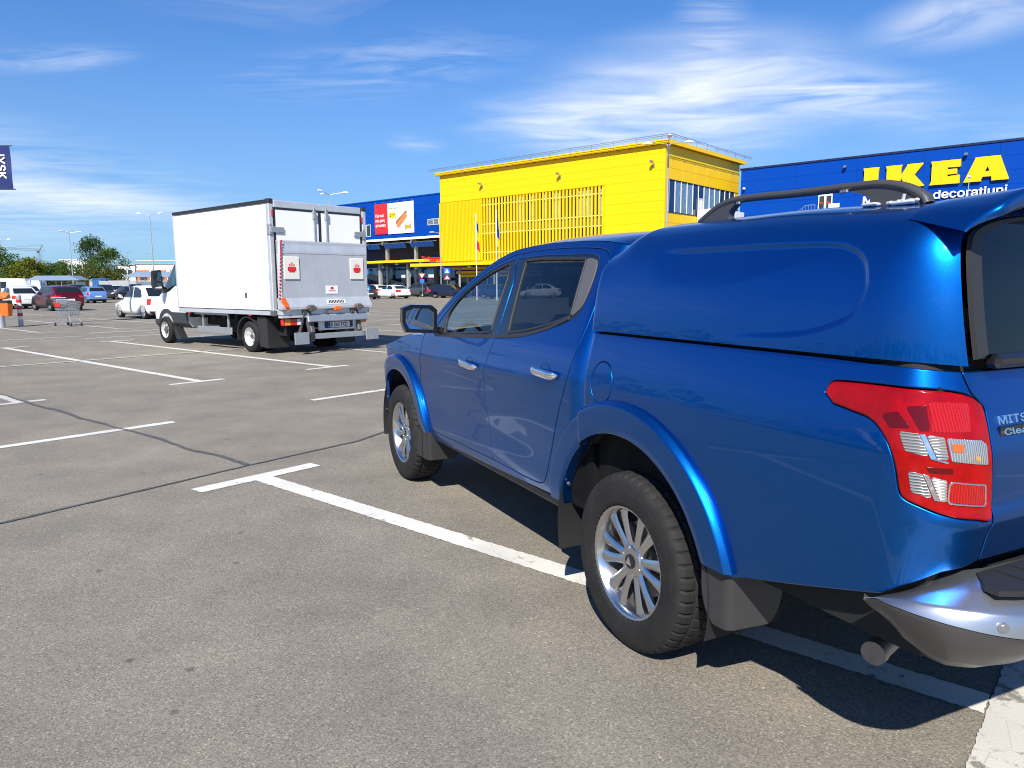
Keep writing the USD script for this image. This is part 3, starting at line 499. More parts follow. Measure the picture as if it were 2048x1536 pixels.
# ------------------------------------------------------------------ the blue pickup (local: X forward, Y left, rear axle at the origin)
PK = thing('pickup_truck', 'metallic blue double cab pickup with a matching hardtop, largest vehicle', 'pickup truck', (1.2414, 3.2540, 0), math.degrees(2.0269))
prof_b = PchipInterpolator([.25, .36, .40, .47, .55, .75, .95, 1.05, 1.12, 1.20, 1.245, 1.62, 1.68, 1.74], [.77, .797, .806, .835, .856, .868, .875, .873, .863, .843, .826, .665, .635, .585])
prof_bed = PchipInterpolator([.25, .36, .47, .55, .75, .95, 1.05, 1.12, 1.22, 1.30, 1.4], [.77, .80, .84, .858, .868, .875, .873, .864, .842, .820, .79])
RC, XCr = .18, -1.12           # rear corner radius and start
FR, XF = .50, 3.22             # front corner
def path(u):
    u = np.asarray(u, float); s = 3.3 - u
    ph = np.clip((XCr - s) / RC, 0, np.pi / 2); ex = np.clip((XCr - s) - RC * np.pi / 2, 0, None)
    fh = np.clip((s - XF) / FR, 0, np.pi / 2); fx = np.clip((s - XF) - FR * np.pi / 2, 0, None)
    X = np.where(s > XF, XF + FR * np.sin(fh) + fx * 0.0, np.where(s > XCr, s, XCr - RC * np.sin(ph)))
    Y = np.where(s > XF, .875 - FR + FR * np.cos(fh) - fx, np.where(s > XCr, .875, .875 - RC + RC * np.cos(ph) - ex))
    nx = np.where(s > XF, np.sin(fh), np.where(s > XCr, 0, -np.sin(ph))); ny = np.where(s > XF, np.cos(fh), np.where(s > XCr, 1, np.cos(ph)))
    return X, Y, nx, ny
sst = lambda a, b, x: (lambda t: t * t * (3 - 2 * t))(np.clip((x - a) / (b - a), 0, 1))
AR, AF = (.03, .375, .522), (3.0, .385, .478)     # wheel arch centre X, z, opening radius
def S_cab(u, z, off=0.0):
    X, Y, nx, ny = path(u); s = 3.3 - u
    d = .875 - prof_b(z)
    t = np.clip((.455 - s) / .105, 0, 0.995); d = d + .085 * (1 - np.sqrt(1 - t * t))           # rounded rear pillar
    d = d - .010 * np.exp(-((z - 1.0 - .02 * (2.5 - s)) / .05) ** 2) * sst(.4, .9, s) * 1.0      # soft shoulder line
    d = d + .012 * np.exp(-((z - .72 + .03 * s) / .10) ** 2) * sst(.5, 1.0, s) * sst(2.5, 2.0, s)  # hollow in the doors
    d = d - off
    return np.stack([X - nx * d, Y - ny * d, z + 0 * u], -1)
def S_bed(u, z, off=0.0):
    X, Y, nx, ny = path(u); s = 3.3 - u
    d = .875 - prof_bed(z)
    t = np.clip((s - .315) / .03, 0, 0.995); d = d + .025 * (1 - np.sqrt(1 - t * t))
    rear = sst(-1.16, -1.32, s)
    d = d + rear * (.016 * sst(1.0, 1.28, z) + .018 * sst(.90, .70, z) - .012 * np.exp(-((z - .902) / .03) ** 2))
    d = d - off
    return np.stack([X - nx * d, Y - ny * d, z + 0 * u], -1)
def ringpts(ring, h):
    c = np.array(ring.coords)[:-1]; out = []
    for a, b in zip(c, np.roll(c, -1, 0)):
        n = max(1, int(math.ceil(np.linalg.norm(b - a) / h))); out.append(a + (b - a) * np.arange(n)[:, None] / n)
    return np.vstack(out)
def panel(poly, S, h=.02, depth=.014, off=0.0, lip=.0022, lipw=.0045):
    """Skin over a (u, z) polygon with rolled edges turned inward."""
    if not poly.is_valid: poly = poly.buffer(0)
    V, Nn, Fc, o = [], [], [], 0
    for g in getattr(poly, 'geoms', [poly]):
        if g.area < 5e-6: continue
        g = shapely.geometry.polygon.orient(g); inner = g.buffer(-lipw, join_style=2)
        B = [ringpts(r, h * .7) for r in [g.exterior] + list(g.interiors)]
        I2 = [ringpts(r, h * .7) for q in getattr(inner, 'geoms', [inner]) if not q.is_empty for r in [q.exterior] + list(q.interiors)]
        x0, z0, x1, z1 = g.bounds; xs, zs = np.meshgrid(np.arange(x0, x1, h), np.arange(z0, z1, h))
        P = np.c_[xs.ravel(), zs.ravel()]; core = g.buffer(-lipw - h * .45); P = P[shapely.contains_xy(core, P[:, 0], P[:, 1])] if not core.is_empty else P[:0]
        nb = sum(len(b) for b in B); A = np.vstack(B + I2 + [P]); tri = Delaunay(A).simplices
        c = A[tri].mean(1); tri = tri[shapely.contains_xy(g, c[:, 0], c[:, 1])]
        e1, e2 = A[tri[:, 1]] - A[tri[:, 0]], A[tri[:, 2]] - A[tri[:, 0]]; cr = e1[:, 0] * e2[:, 1] - e1[:, 1] * e2[:, 0]
        tri = tri[np.abs(cr) > 1e-10]; cr = cr[np.abs(cr) > 1e-10]
        u, z = A[:, 0], A[:, 1]; e = 1e-4
        p = S(u, z, off); du = S(u + e, z, off) - S(u - e, z, off); dz = S(u, z + e, off) - S(u, z - e, off); n = np.cross(du, dz); n /= np.linalg.norm(n, axis=1)[:, None] + 1e-12
        tri[cr > 0] = tri[cr > 0][:, ::-1]     # u runs rearwards on the left side
        tv = np.cross(p[tri[:, 1]] - p[tri[:, 0]], p[tri[:, 2]] - p[tri[:, 0]]); flip = (tv * n[tri[:, 0]]).sum(1) < 0; tri[flip] = tri[flip][:, ::-1]
        dirs = []
        for b in B:
            t = np.roll(b, -1, 0) - np.roll(b, 1, 0); dirs.append(np.c_[t[:, 1], -t[:, 0]] / (np.linalg.norm(t, axis=1)[:, None] + 1e-12))
        dirs = np.vstack(dirs); w = du[:nb] * dirs[:, :1] + dz[:nb] * dirs[:, 1:]; w /= np.linalg.norm(w, axis=1)[:, None] + 1e-12
        nn = n.copy(); nn[:nb] = n[:nb] * .5 + w * .85; nn[:nb] /= np.linalg.norm(nn[:nb], axis=1)[:, None]
        p2 = p.copy(); p2[:nb] -= n[:nb] * lip
        V.append(p2); Nn.append(nn); Fc.append(tri + o); o += len(p2)
        if depth > 0:
            a = p2[:nb]; b_ = a - n[:nb] * depth; V += [a, b_]; Nn += [w, w]
            k = 0; q = []
            for b in B:
                m = len(b); i = np.arange(m); j = (i + 1) % m
                q.append(np.vstack([np.c_[k + i, k + j, nb + k + j], np.c_[k + i, nb + k + j, nb + k + i]])); k += m
            q = np.vstack(q); allp = np.vstack([a, b_]); tv = np.cross(allp[q[:, 1]] - allp[q[:, 0]], allp[q[:, 2]] - allp[q[:, 0]]); fl = (tv * np.vstack([w, w])[q[:, 0]]).sum(1) < 0; q[fl] = q[fl][:, ::-1]
            Fc.append(q + o); o += 2 * nb
    return np.vstack(V), np.vstack(Fc), np.vstack(Nn)
def both(parent, name, vfn, mat, mat2=None, right=True):
    """The piece on the left side and its mirror image on the right."""
    v, f, n = vfn; par = parent if isinstance(parent, (list, tuple)) else (parent, parent)
    a = part_n(par[0], name, v, f, n, mat); b = None
    if right: b = part_n(par[1], name, v * [1, -1, 1], f[:, ::-1], n * [1, -1, 1], mat2 or mat)
    return a, b
def both_m(parent, name, mesh, mat, smooth=35):
    par = parent if isinstance(parent, (list, tuple)) else (parent, parent)
    return part(par[0], name, mesh, mat, smooth), part(par[1], name, mirror(mesh), mat, smooth)
def UX(pts): return Polygon([(3.3 - x, z) for x, z in pts]).buffer(0)
def rnd(p, r): return p.buffer(-r, join_style=1).buffer(r, join_style=1, quad_segs=6)
def disc(c, r): return Point(3.3 - c[0], c[1]).buffer(r, quad_segs=24)
def curve(pts, n=8):
    """Smooth curve through points (Catmull-Rom)."""
    P = np.array(pts, float); Q = np.vstack([2 * P[0] - P[1], P, 2 * P[-1] - P[-2]]); out = []
    for i in range(1, len(Q) - 2):
        for t in np.arange(n) / n:
            out.append(.5 * ((2 * Q[i]) + (-Q[i - 1] + Q[i + 1]) * t + (2 * Q[i - 1] - 5 * Q[i] + 4 * Q[i + 1] - Q[i + 2]) * t * t + (-Q[i - 1] + 3 * Q[i] - 3 * Q[i + 1] + Q[i + 2]) * t ** 3))
    out.append(P[-1]); return [tuple(p) for p in out]
seam_mid = curve([(1.435, 1.668), (1.34, 1.50), (1.31, 1.23), (1.35, 1.11), (1.385, 1.0), (1.392, .9), (1.378, .75), (1.365, .62), (1.34, .508)])
seam_front = curve([(2.462, 1.145), (2.47, 1.05), (2.49, .93), (2.505, .81), (2.48, .66), (2.43, .56), (2.38, .492)])
top_front = curve([(2.462, 1.145), (2.40, 1.195), (2.20, 1.35), (1.96, 1.495), (1.75, 1.592), (1.57, 1.642), (1.435, 1.668)])
door_F = UX(seam_mid + seam_front[::-1] + top_front[1:-1])
seam_rear = curve([(1.435, 1.668), (1.13, 1.681), (.80, 1.678), (.56, 1.663), (.485, 1.645), (.445, 1.605), (.425, 1.50), (.422, 1.36), (.432, 1.25), (.45, 1.18), (.465, 1.12), (.49, 1.04), (.54, .93), (.59, .81), (.645, .68), (.69, .58), (.73, .53), (.80, .508), (.95, .502)]) 
door_R = UX(seam_rear + [(1.335, .508)] + seam_mid[::-1][1:-1])
win_F = rnd(UX(curve([(2.30, 1.19), (2.15, 1.345), (1.98, 1.462), (1.76, 1.562), (1.57, 1.618), (1.425, 1.643)]) + [(1.345, 1.50), (1.315, 1.212), (2.24, 1.162)]), .008)
gl_F = rnd(UX(curve([(2.095, 1.185), (2.125, 1.315), (1.98, 1.447), (1.76, 1.548), (1.57, 1.603), (1.475, 1.622)]) + [(1.44, 1.55), (1.40, 1.235)]), .012)
win_R = rnd(UX([(1.41, 1.645), (1.10, 1.652), (.60, 1.640)] + curve([(.60, 1.640), (.535, 1.62), (.51, 1.56), (.502, 1.48), (.515, 1.40), (.56, 1.345), (.76, 1.283), (1.01, 1.232), (1.305, 1.205)])[1:] + [(1.33, 1.50)]), .008)
gl_R = rnd(UX(curve([(1.185, 1.243), (.98, 1.268), (.77, 1.308), (.60, 1.352)]) + [(.652, 1.622), (1.10, 1.636), (1.285, 1.632)]), .012)
app_R = rnd(UX([(.643, 1.622), (.60, 1.622)] + curve([(.60, 1.622), (.545, 1.607), (.523, 1.56), (.516, 1.48), (.528, 1.40), (.575, 1.357)])[1:] + [(.592, 1.352)]), .006)
gap = .0028
Tedge = curve([(2.475, 1.155), (2.40, 1.222), (2.21, 1.385), (1.97, 1.520), (1.76, 1.617), (1.58, 1.672), (1.43, 1.700), (1.13, 1.716), (.80, 1.712), (.56, 1.700), (.43, 1.685), (.352, 1.668)])
cab_all = UX(Tedge + [(.352, .50), (.56, .478), (.82, .47), (1.36, .452), (1.96, .434), (2.42, .41), (2.40, .492), (2.47, .70), (2.495, .85), (2.49, 1.0), (2.475, 1.145)]).difference(disc(AF, AF[2] + .01)).difference(disc(AR, AR[2]))
cab_side = cab_all.difference(door_F.buffer(gap, join_style=2)).difference(door_R.buffer(gap, join_style=2))
cab_side = unary_union([p for p in getattr(cab_side, 'geoms', [cab_side]) if p.area > .004])
hood_edge = curve([(2.472, 1.150), (2.80, 1.135), (3.05, 1.085), (3.3, 1.03), (3.55, .965), (3.75, .90)])
fender = UX(hood_edge + [(3.62, .80), (3.60, .45), (2.415, .45)] + [(x + .0056, z) for x, z in seam_front[::-1]]).difference(disc(AF, AF[2]))
pkt = [(3.3 - .343, 1.292), (3.3 + .9, 1.292), (4.45, 1.287), (4.655, 1.278), (4.683, 1.226), (4.725, 1.185), (4.722, .84), (4.718, .79), (4.60, .765), (4.50, .718), (4.45, .685), (4.18, .605), (3.95, .54), (3.85, .50), (3.3 - .343, .47)]
bed = Polygon(pkt).difference(disc(AR, AR[2]))
lamp_out = Polygon(curve([(4.228, 1.196), (4.240, 1.222), (4.272, 1.230), (4.40, 1.234), (4.52, 1.233), (4.60, 1.229), (4.665, 1.219), (4.705, 1.203), (4.719, 1.175), (4.719, 1.05), (4.716, .918), (4.66, .916), (4.593, .926), (4.535, .943), (4.497, .958), (4.484, .982), (4.474, 1.03), (4.458, 1.075), (4.430, 1.115), (4.385, 1.147), (4.32, 1.160), (4.262, 1.170)], 5)).buffer(0)
fuel = shapely.affinity.scale(Point(3.3 - .197, 1.088).buffer(1, quad_segs=16), .078, .088)
bed_side = bed.difference(lamp_out.buffer(gap)).difference(fuel.buffer(.002))
# doors, windows, handles
dF = both(PK, 'front_door', panel(door_F.difference(win_F), S_cab), m_blue); dR = both(PK, 'rear_door', panel(door_R.difference(win_R), S_cab), m_blue)
def sub(pr, *a, **k): return both(pr, *a, **k)
sub(dF, 'window_frame', panel(win_F.difference(gl_F), S_cab, off=-.004, lip=.001), m_gloss); sub(dR, 'window_frame', panel(win_R.difference(gl_R).difference(app_R), S_cab, off=-.004, lip=.001), m_gloss)
sub(dF, 'window_pane', panel(gl_F, S_cab, h=.05, depth=0, off=-.009), m_glassF); sub(dR, 'window_pane', panel(gl_R, S_cab, h=.05, depth=0, off=-.009), m_glassR)
sub(dR, 'corner_trim', panel(app_R, S_cab, off=-.001, lip=.001), m_greyplas)
seal = lambda p, w: p.buffer(w).difference(p.buffer(-w))
sub(dF, 'window_seal', panel(seal(gl_F, .006), S_cab, off=.0015, h=.02), m_black); sub(dR, 'window_seal', panel(seal(gl_R, .006), S_cab, off=.0015, h=.02), m_black)
belt = lambda a, b, S=S_cab: panel(LineString([(3.3 - x, z) for x, z in curve(a)]).buffer(b, cap_style=2), S, off=.004, lip=.003, lipw=.003)
sub(dF, 'belt_strip', belt([(2.23, 1.170), (1.80, 1.190), (1.325, 1.214)], .011), m_black); sub(dR, 'belt_strip', belt([(1.30, 1.215), (1.01, 1.240), (.77, 1.290), (.60, 1.345)], .009), m_black)
def handle(x0, x1, z0, z1):
    n = 24; k = 14; t = np.linspace(0, 1, n); P = np.zeros((n, k, 3)); xs = x0 + (x1 - x0) * t; zs = z0 + (z1 - z0) * t; base = S_cab(3.3 - xs, zs)
    w = np.clip(np.sqrt(1 - (2 * t - 1) ** 6), .25, 1); lift = .004 + .034 * np.sqrt(np.clip(1 - (2 * t - 1) ** 4, 0, 1))
    for j, a in enumerate(np.linspace(0, 2 * np.pi, k)):
        P[:, j] = base + np.c_[np.zeros(n), lift + .011 * np.cos(a) * w, .022 * np.sin(a) * w]
    P[0] = P[0].mean(0); P[-1] = P[-1].mean(0); m = gridmesh(P); m.merge_vertices(); m.fix_normals(); return m
def cup(xc, zc):
    th = np.linspace(0, 2 * np.pi, 33); r = np.linspace(0, 1, 8); P = np.zeros((8, 33, 3))
    for i, q in enumerate(r):
        x, z = xc + .052 * q * np.cos(th), zc + .046 * q * np.sin(th); b = S_cab(3.3 - x, z); b[:, 1] += .0012 - .004 * (1 - q * q); P[i] = b
    m = gridmesh(P); n = m.face_normals.mean(0); return m if n[1] > 0 else trimesh.Trimesh(m.vertices, m.faces[:, ::-1], process=False)
for dd, (x0, x1, z0, z1) in ((dF, (1.695, 1.455, 1.043, 1.030)), (dR, (.785, .545, 1.088, 1.078))):
    both_m(dd, 'handle_cup', cup((x0 * .6 + x1 * .4), (z0 + z1) / 2 - .004), m_blue, True); both_m(dd, 'handle', handle(x0, x1, z0, z1), m_chrome, True)
both(PK, 'cab_side', panel(cab_side, S_cab), m_blue); both(PK, 'front_fender', panel(fender, S_cab), m_blue); bs = both(PK, 'bed_side', panel(bed_side, S_bed, h=.018), m_blue)
both(PK, 'fuel_flap', panel(fuel, S_bed, h=.015), m_blue)
# wheel arch flares
def flare(c, ri, ro, zlo_f, zlo_r, S):
    """Arch trim on a polar grid: rolled inner lip, domed face, crease and step at its outer edge."""
    rs_ = ri + (ro - ri) * np.r_[0, 0, .02, np.linspace(.05, .70, 14), np.linspace(.74, .98, 10), 1.0, 1.0]; nr = len(rs_); na_ = 150
    P = np.zeros((na_, nr, 3))
    for j_, r in enumerate(rs_):
        a0 = math.asin((zlo_f - c[1]) / r); a1 = math.pi - math.asin((zlo_r - c[1]) / r); th = np.linspace(a0, a1, na_); u = 3.3 - (c[0] + r * np.cos(th)); z = c[1] + r * np.sin(th); t = (r - ri) / (ro - ri)
        o = .009 + .024 * float(sst(1.02, .84, t)) - .006 * float(sst(.22, 0.0, t))
        if j_ == 0: o -= .05
        if j_ == nr - 1: o = -.012
        P[:, j_] = S(u, z, o)
    n = np.cross(np.gradient(P, axis=0), np.gradient(P, axis=1)); n /= np.linalg.norm(n, axis=-1, keepdims=True) + 1e-12
    m = gridmesh(P)
    if n[na_ // 2, nr // 2, 1] < 0: n = -n
    f = m.faces
    if (m.face_normals * n.reshape(-1, 3)[f[:, 0]]).sum() < 0: f = f[:, ::-1]
    return m.vertices, f, n.reshape(-1, 3)
both(PK, 'wheel_arch_flare', flare(AR, AR[2], AR[2] + .135, .47, .535, S_bed), m_blue)
both(PK, 'wheel_arch_flare', flare(AF, AF[2] - .003, AF[2] + .115, .40, .43, S_cab), m_blue)
# roof and windscreen
tp = np.array(Tedge); Yt = S_cab(3.3 - tp[:, 0], tp[:, 1])[:, 1]
sN = np.sin(np.linspace(-1, 1, 41) * np.pi / 2 * .94) / np.sin(np.pi / 2 * .94)
fr = sst(1.50, 1.85, tp[:, 0])
dX = .20 * sst(1.35, 2.1, tp[:, 0]); dZ = .062 * (1 - .55 * sst(1.7, 2.4, tp[:, 0])) * np.ones(len(tp))
P = np.stack([tp[:, :1] + dX[:, None] * (1 - sN ** 2), Yt[:, None] * sN[None], tp[:, 1:] + dZ[:, None] * (1 - np.abs(sN) ** 2.6)], -1)
k_ws = int(np.argmin(np.abs(tp[:, 0] - 1.66)))
def upw(m): return m if m.face_normals[:, 2].sum() > 0 else trimesh.Trimesh(m.vertices, m.faces[:, ::-1], process=False)
part(PK, 'roof', upw(gridmesh(P[k_ws:])), m_blue, True)
iw = np.where(np.abs(sN) < .93)[0]; part(PK, 'windscreen', upw(gridmesh(P[:k_ws + 1, iw[0]:iw[-1] + 1])), m_glassF, True)
both_m(PK, 'windscreen_pillar', upw(gridmesh(P[:k_ws + 1, iw[-1]:])), m_blue, True)
rl_ = P[-1].copy(); rl2 = rl_.copy(); rl2[:, 2] = 1.45; rl2[:, 0] -= .0; part(PK, 'roof_rear_lip', gridmesh(np.stack([rl_, np.c_[rl_[:, 0] - .015, rl_[:, 1] * .985, rl_[:, 2] - .012], np.c_[rl2[:, 0] - .015, rl2[:, 1] * .985, rl2[:, 2]]], 0)), m_blue, 40)
part(PK, 'headlining', T(upw(gridmesh(P[k_ws + 2:-2, 4:-4])), 0, 0, -.03), m_headl, True)
part(PK, 'roof_aerial', join([cyl((.62, .0, 1.765), (.50, 0, 1.80), .02, .008), cyl((.56, 0, 1.79), (.44, 0, 1.90), .004)]), m_black)
# hood and front
he = np.array(hood_edge); Yh = S_cab(3.3 - he[:, 0], he[:, 1])[:, 1]
xh = S_cab(3.3 - he[:, 0], he[:, 1])[:, 0]
sH = np.linspace(-1, 1, 25); P = np.stack([np.broadcast_to(xh[:, None], (len(he), 25)) + .10 * (1 - sH ** 2) * sst(3.2, 3.7, he[:, :1]), Yh[:, None] * sH[None], he[:, 1:] + .055 * (1 - np.abs(sH) ** 3) * (1 - .5 * sst(3.3, 3.75, he[:, :1]))], -1)
part(PK, 'hood', upw(gridmesh(P)), m_blue, True)
part(PK, 'cowl', span(2.30, 2.56, -.78, .78, 1.08, 1.155), m_black)
both(PK, 'headlight', panel(rnd(Polygon([(-.05, .995), (-.12, .86), (-.50, .80), (-.62, .86), (-.45, .915)]), .01), S_cab, off=.003), pbr('headlight_glass', (.75, .78, .8), .08, coat=1.0))
both(PK, 'front_bumper', panel(Polygon([(-.02, .80), (-.03, .45), (-.3, .36), (-1.19, .36), (-1.19, .62), (-.62, .62), (-.5, .78), (-.12, .84)]), S_cab, off=.02), m_blue)
part(PK, 'grille', join([span(3.55, 3.66, -.58, .58, z - .03, z + .03, .01) for z in (.66, .75, .84)] + [span(3.5, 3.6, -.6, .6, .6, .9)]), m_black)
both_m(PK, 'grille_bar', span(3.62, 3.70, .18, .60, .70, .80, .02), m_chrome)
# tailgate with lettering
tg = Polygon([(4.662, 1.278), (4.690, 1.226), (4.7315, 1.188), (4.728, .84), (4.724, .79), (5.42, .79), (5.42, 1.275)])
tgs = panel(tg, S_bed, h=.02); v, f, n = tgs
tgm = part_n(PK, 'tailgate', np.vstack([v, v * [1, -1, 1]]), np.vstack([f, f[:, ::-1] + len(v)]), np.vstack([n, n * [1, -1, 1]]), m_blue)
def rear_text(par, txt, h, y, z, mat, width, bold=True, depth=.004, x=None, name='badge'):
    m = text3(txt, h, depth, bold); q = m.vertices.copy(); q[:, 0] -= q[:, 0].min(); q[:, 0] *= width / q[:, 0].max()
    xs = S_bed(3.3 + 1.4, np.array([z]))[0, 0] if x is None else x
    xz = np.array([S_bed(np.array([4.95]), np.array([zz]))[0, 0] for zz in z + q[:, 1]])
    m.vertices = np.c_[xz - q[:, 2], y - q[:, 0], z + q[:, 1]]; return part(par, name, m, mat, smooth=False)
rear_text(tgm, 'MITSUBISHI', .020, .632, 1.142, m_chrome, .30); xb_ = float(S_bed(np.array([4.95]), np.array([1.123]))[0, 0]); part(tgm, 'badge_plate', span(xb_ - .004, xb_ + .003, .40, .630, 1.110, 1.136, .002), m_gloss); rear_text(tgm, 'ClearTec', .015, .622, 1.1155, m_chrome, .20, depth=.0085)
part(tgm, 'handle', bx(-1.30, 0, 1.16, .03, .24, .07, .01), m_chrome)
both_m(PK, 'bed_top_rail', span(-1.06, .33, .70, .80, 1.262, 1.286), m_blue)
# inner dark body behind the gaps
def boxm(*a): return mn(span(*a))
shell = m3.Manifold.batch_boolean([boxm(-1.22, .33, -.785, .785, .52, 1.24), boxm(.36, 2.48, -.80, .80, .46, 1.12), boxm(2.44, 3.55, -.74, .74, .50, 1.02)], m3.OpType.Add)
shell -= boxm(.50, 2.30, -.76, .76, .62, 1.3)
for c in (AR, AF):
    for s in (-1, 1): shell -= mn(cyl((c[0], s * .50, c[1]), (c[0], s * 1.0, c[1]), c[2] + .012, n=48))
part(PK, 'inner_body', tm(shell), m_dark, smooth=False)
def liner(c):
    th = np.linspace(-.25, np.pi + .25, 40); r = c[2] + .006; P = np.stack([np.c_[c[0] + r * np.cos(th), np.full(40, y), c[1] + r * np.sin(th)] for y in (.87, .80, .52)], 1); return gridmesh(P)
for c in (AR, AF): both_m(PK, 'wheel_arch_liner', liner(c), m_dark, True)
for c in (AR, AF):
    for a in (2.75, 2.3, .4) if c is AR else (.45, .2):
        x, z = c[0] + (c[2] - .006) * math.cos(a), c[1] + (c[2] - .006) * math.sin(a); both_m(PK, 'clip', cyl((x, .845, z), (x - .012 * math.cos(a), .845, z - .012 * math.sin(a)), .008), m_steel)
part(PK, 'chassis', join([span(-1.2, 3.5, s * .36 - .05, s * .36 + .05, .40, .55) for s in (-1, 1)] + [span(x - .05, x + .05, -.4, .4, .42, .52) for x in (-1.0, -.4, .8, 1.8, 3.2)] + [cyl((0, -.66, .37), (0, .66, .37), .05), T(trimesh.creation.icosphere(2, .15), 0, .05, .38), cyl((3, -.6, .40), (3, .6, .40), .045), span(.9, 2.0, -.3, .2, .33, .5), cyl((-.95, -.45, .42), (-.35, -.45, .42), .12)]), m_dark, smooth=False)
both_m(PK, 'leaf_spring', join([R(bx(0, 0, 0, .62, .06, .012), a, (0, 1, 0)).apply_translation((x, .56, z)) for x, z, a in ((.31, .42, -.16), (-.31, .42, .16), (.2, .40, -.12), (-.2, .40, .12))]), m_dark)
both_m(PK, 'shock_absorber', join([cyl((-.12, .60, .38), (-.28, .52, .80), .03), cyl((-.12, .60, .38), (-.2, .56, .6), .042)]), m_dark)
# interior
for sy in (-1, 1):
    for X0, nm in ((1.28, 'front_seat'), (.62, 'rear_seat')):
        s = join([R(bx(0, 0, .30, .12, .48, .66, .05), -.22, (0, 1, 0)).apply_translation((X0 - .02, sy * .36, .72)), bx(X0 + .26, sy * .36, .74, .52, .5, .16, .05), R(bx(0, 0, 0, .09, .27, .17, .04), -.15, (0, 1, 0)).apply_translation((X0 - .19, sy * .36, 1.43)), cyl((X0 - .17, sy * .36 + .05, 1.28), (X0 - .19, sy * .36 + .05, 1.4), .007), cyl((X0 - .17, sy * .36 - .05, 1.28), (X0 - .19, sy * .36 - .05, 1.4), .007)])
        part(PK, nm, s, m_seat)
part(PK, 'dashboard', side([(2.45, .7), (2.45, 1.14), (2.2, 1.15), (1.98, 1.10), (1.93, .95), (2.1, .7)], -.74, .74), m_dash, smooth=False)
sw = T(R(R(revolve([(.185 + .016 * math.cos(a), .016 * math.sin(a)) for a in np.linspace(0, 2 * np.pi, 9)[:-1]], 32), math.pi / 2, (0, 0, 1)), .42, (0, 1, 0)), 1.80, .36, 1.07)
part(PK, 'steering_wheel', join([sw, R(bx(0, 0, 0, .03, .33, .05, .01), .42, (0, 1, 0)).apply_translation((1.81, .36, 1.06)), R(bx(0, 0, 0, .05, .12, .14, .02), .42, (0, 1, 0)).apply_translation((1.80, .36, 1.05)), cyl((1.82, .36, 1.05), (2.1, .36, .93), .03)]), m_dash)
part(PK, 'cabin_mirror', bx(1.93, 0, 1.58, .03, .24, .07, .015), m_dash)
part(PK, 'cab_rear_wall', join([span(.42, .46, -.70, .70, .62, 1.20), span(.40, .44, -.50, .50, 1.56, 1.64), side([(.46, 1.2), (.42, 1.2), (.40, 1.60), (.43, 1.60)], .42, .54), side([(.46, 1.2), (.42, 1.2), (.40, 1.60), (.43, 1.60)], -.54, -.42)]), m_dash, smooth=False)
part(PK, 'centre_console', span(1.3, 2.0, -.12, .12, .62, .86), m_dash, smooth=False)
# wheels
def tyre_mesh(Rr=.370, w=.245, n=576):
    prof = [(.2375, -.100), (.238, -.117), (.250, -.121), (.300, -.1255), (.330, -.1225), (.345, -.117), (.356, -.108), (.3635, -.097), (.3668, -.082), (.3685, -.060), (.3690, -.052), (.3692, -.044), (.3700, -.020), (.3701, -.012), (.3702, 0)]
    prof = np.array(prof + [(r, -a) for r, a in prof[::-1][1:]]); k = len(prof); q = np.linspace(0, 1, 97); L = np.r_[0, np.cumsum(np.hypot(*np.diff(prof, axis=0).T))]; L /= L[-1]
    r, a = np.interp(q, L, prof[:, 0]), np.interp(q, L, prof[:, 1]); th = np.arange(n) / n * 2 * np.pi
    TH, A = np.meshgrid(th, a, indexing='ij'); RR = np.broadcast_to(r, TH.shape).copy()
    tread = np.abs(A) < .112; g = np.zeros_like(RR)
    for c0 in (-.052, .052, 0.0): g = np.maximum(g, np.exp(-((A - c0) / (.0052 if c0 else .004)) ** 4))
    pitch = 2 * np.pi / 48; ph = (TH / pitch + np.abs(A) * 7.0 * np.sign(A + 1e-9) * np.where(np.abs(A) < .052, 1, .35)) % 1.0
    lat = np.exp(-(np.minimum(ph, 1 - ph) / .085) ** 4) * (np.abs(A) > .058) + np.exp(-(np.minimum((ph + .4) % 1, 1 - (ph + .4) % 1) / .06) ** 4) * ((np.abs(A) < .046) & (np.abs(A) > .006))
    g = np.maximum(g, lat); RR = RR - .0095 * np.clip(g, 0, 1) * tread * np.clip((.118 - np.abs(A)) / .008, 0, 1)
    RR = RR + .0012 * np.exp(-((np.abs(A) - .1205) / .0008) ** 2) * 0
    P = np.stack([RR * np.cos(TH), A, RR * np.sin(TH)], -1); P = np.concatenate([P, P[:1]], 0); m = gridmesh(P); m.merge_vertices()
    ri = revolve([(.2375, -.101), (.2375, .08), (.226, .08), (.226, -.08)], 48); m.fix_normals(); return join([m, ri])
def spoke(a0):
    """One tapered spoke along +x, then turned: ridge on the outer face."""
    st = [(.050, .030, .080, .030), (.085, .0185, .084, .028), (.13, .0190, .088, .026), (.18, .0235, .091, .026), (.212, .030, .090, .03)]; V = []
    for r, hw, y, dp in st: V.append([(r, y - .010, -hw), (r, y, -hw * .28), (r, y, hw * .28), (r, y - .010, hw), (r, y - dp, hw * .8), (r, y - dp, -hw * .8)])
    V = np.array(V); m = gridmesh(np.concatenate([V, V[:, :1]], 1)); c = [V[0].mean(0), V[-1].mean(0)]; m.merge_vertices(); m.fix_normals()
    return R(m, a0, (0, 1, 0))
def emblem(y, s):
    out = []
    for k in range(3):
        p = Polygon([(0, 0), (.5, .29), (0, 1.0 * .58 * 2), (-.5, .29)]); p = shapely.affinity.rotate(shapely.affinity.scale(p, s * .95, s * .95, origin=(0, 0)), 120 * k, origin=(0, 0)); out.append(side(p, y, y + .003))
    return join(out)
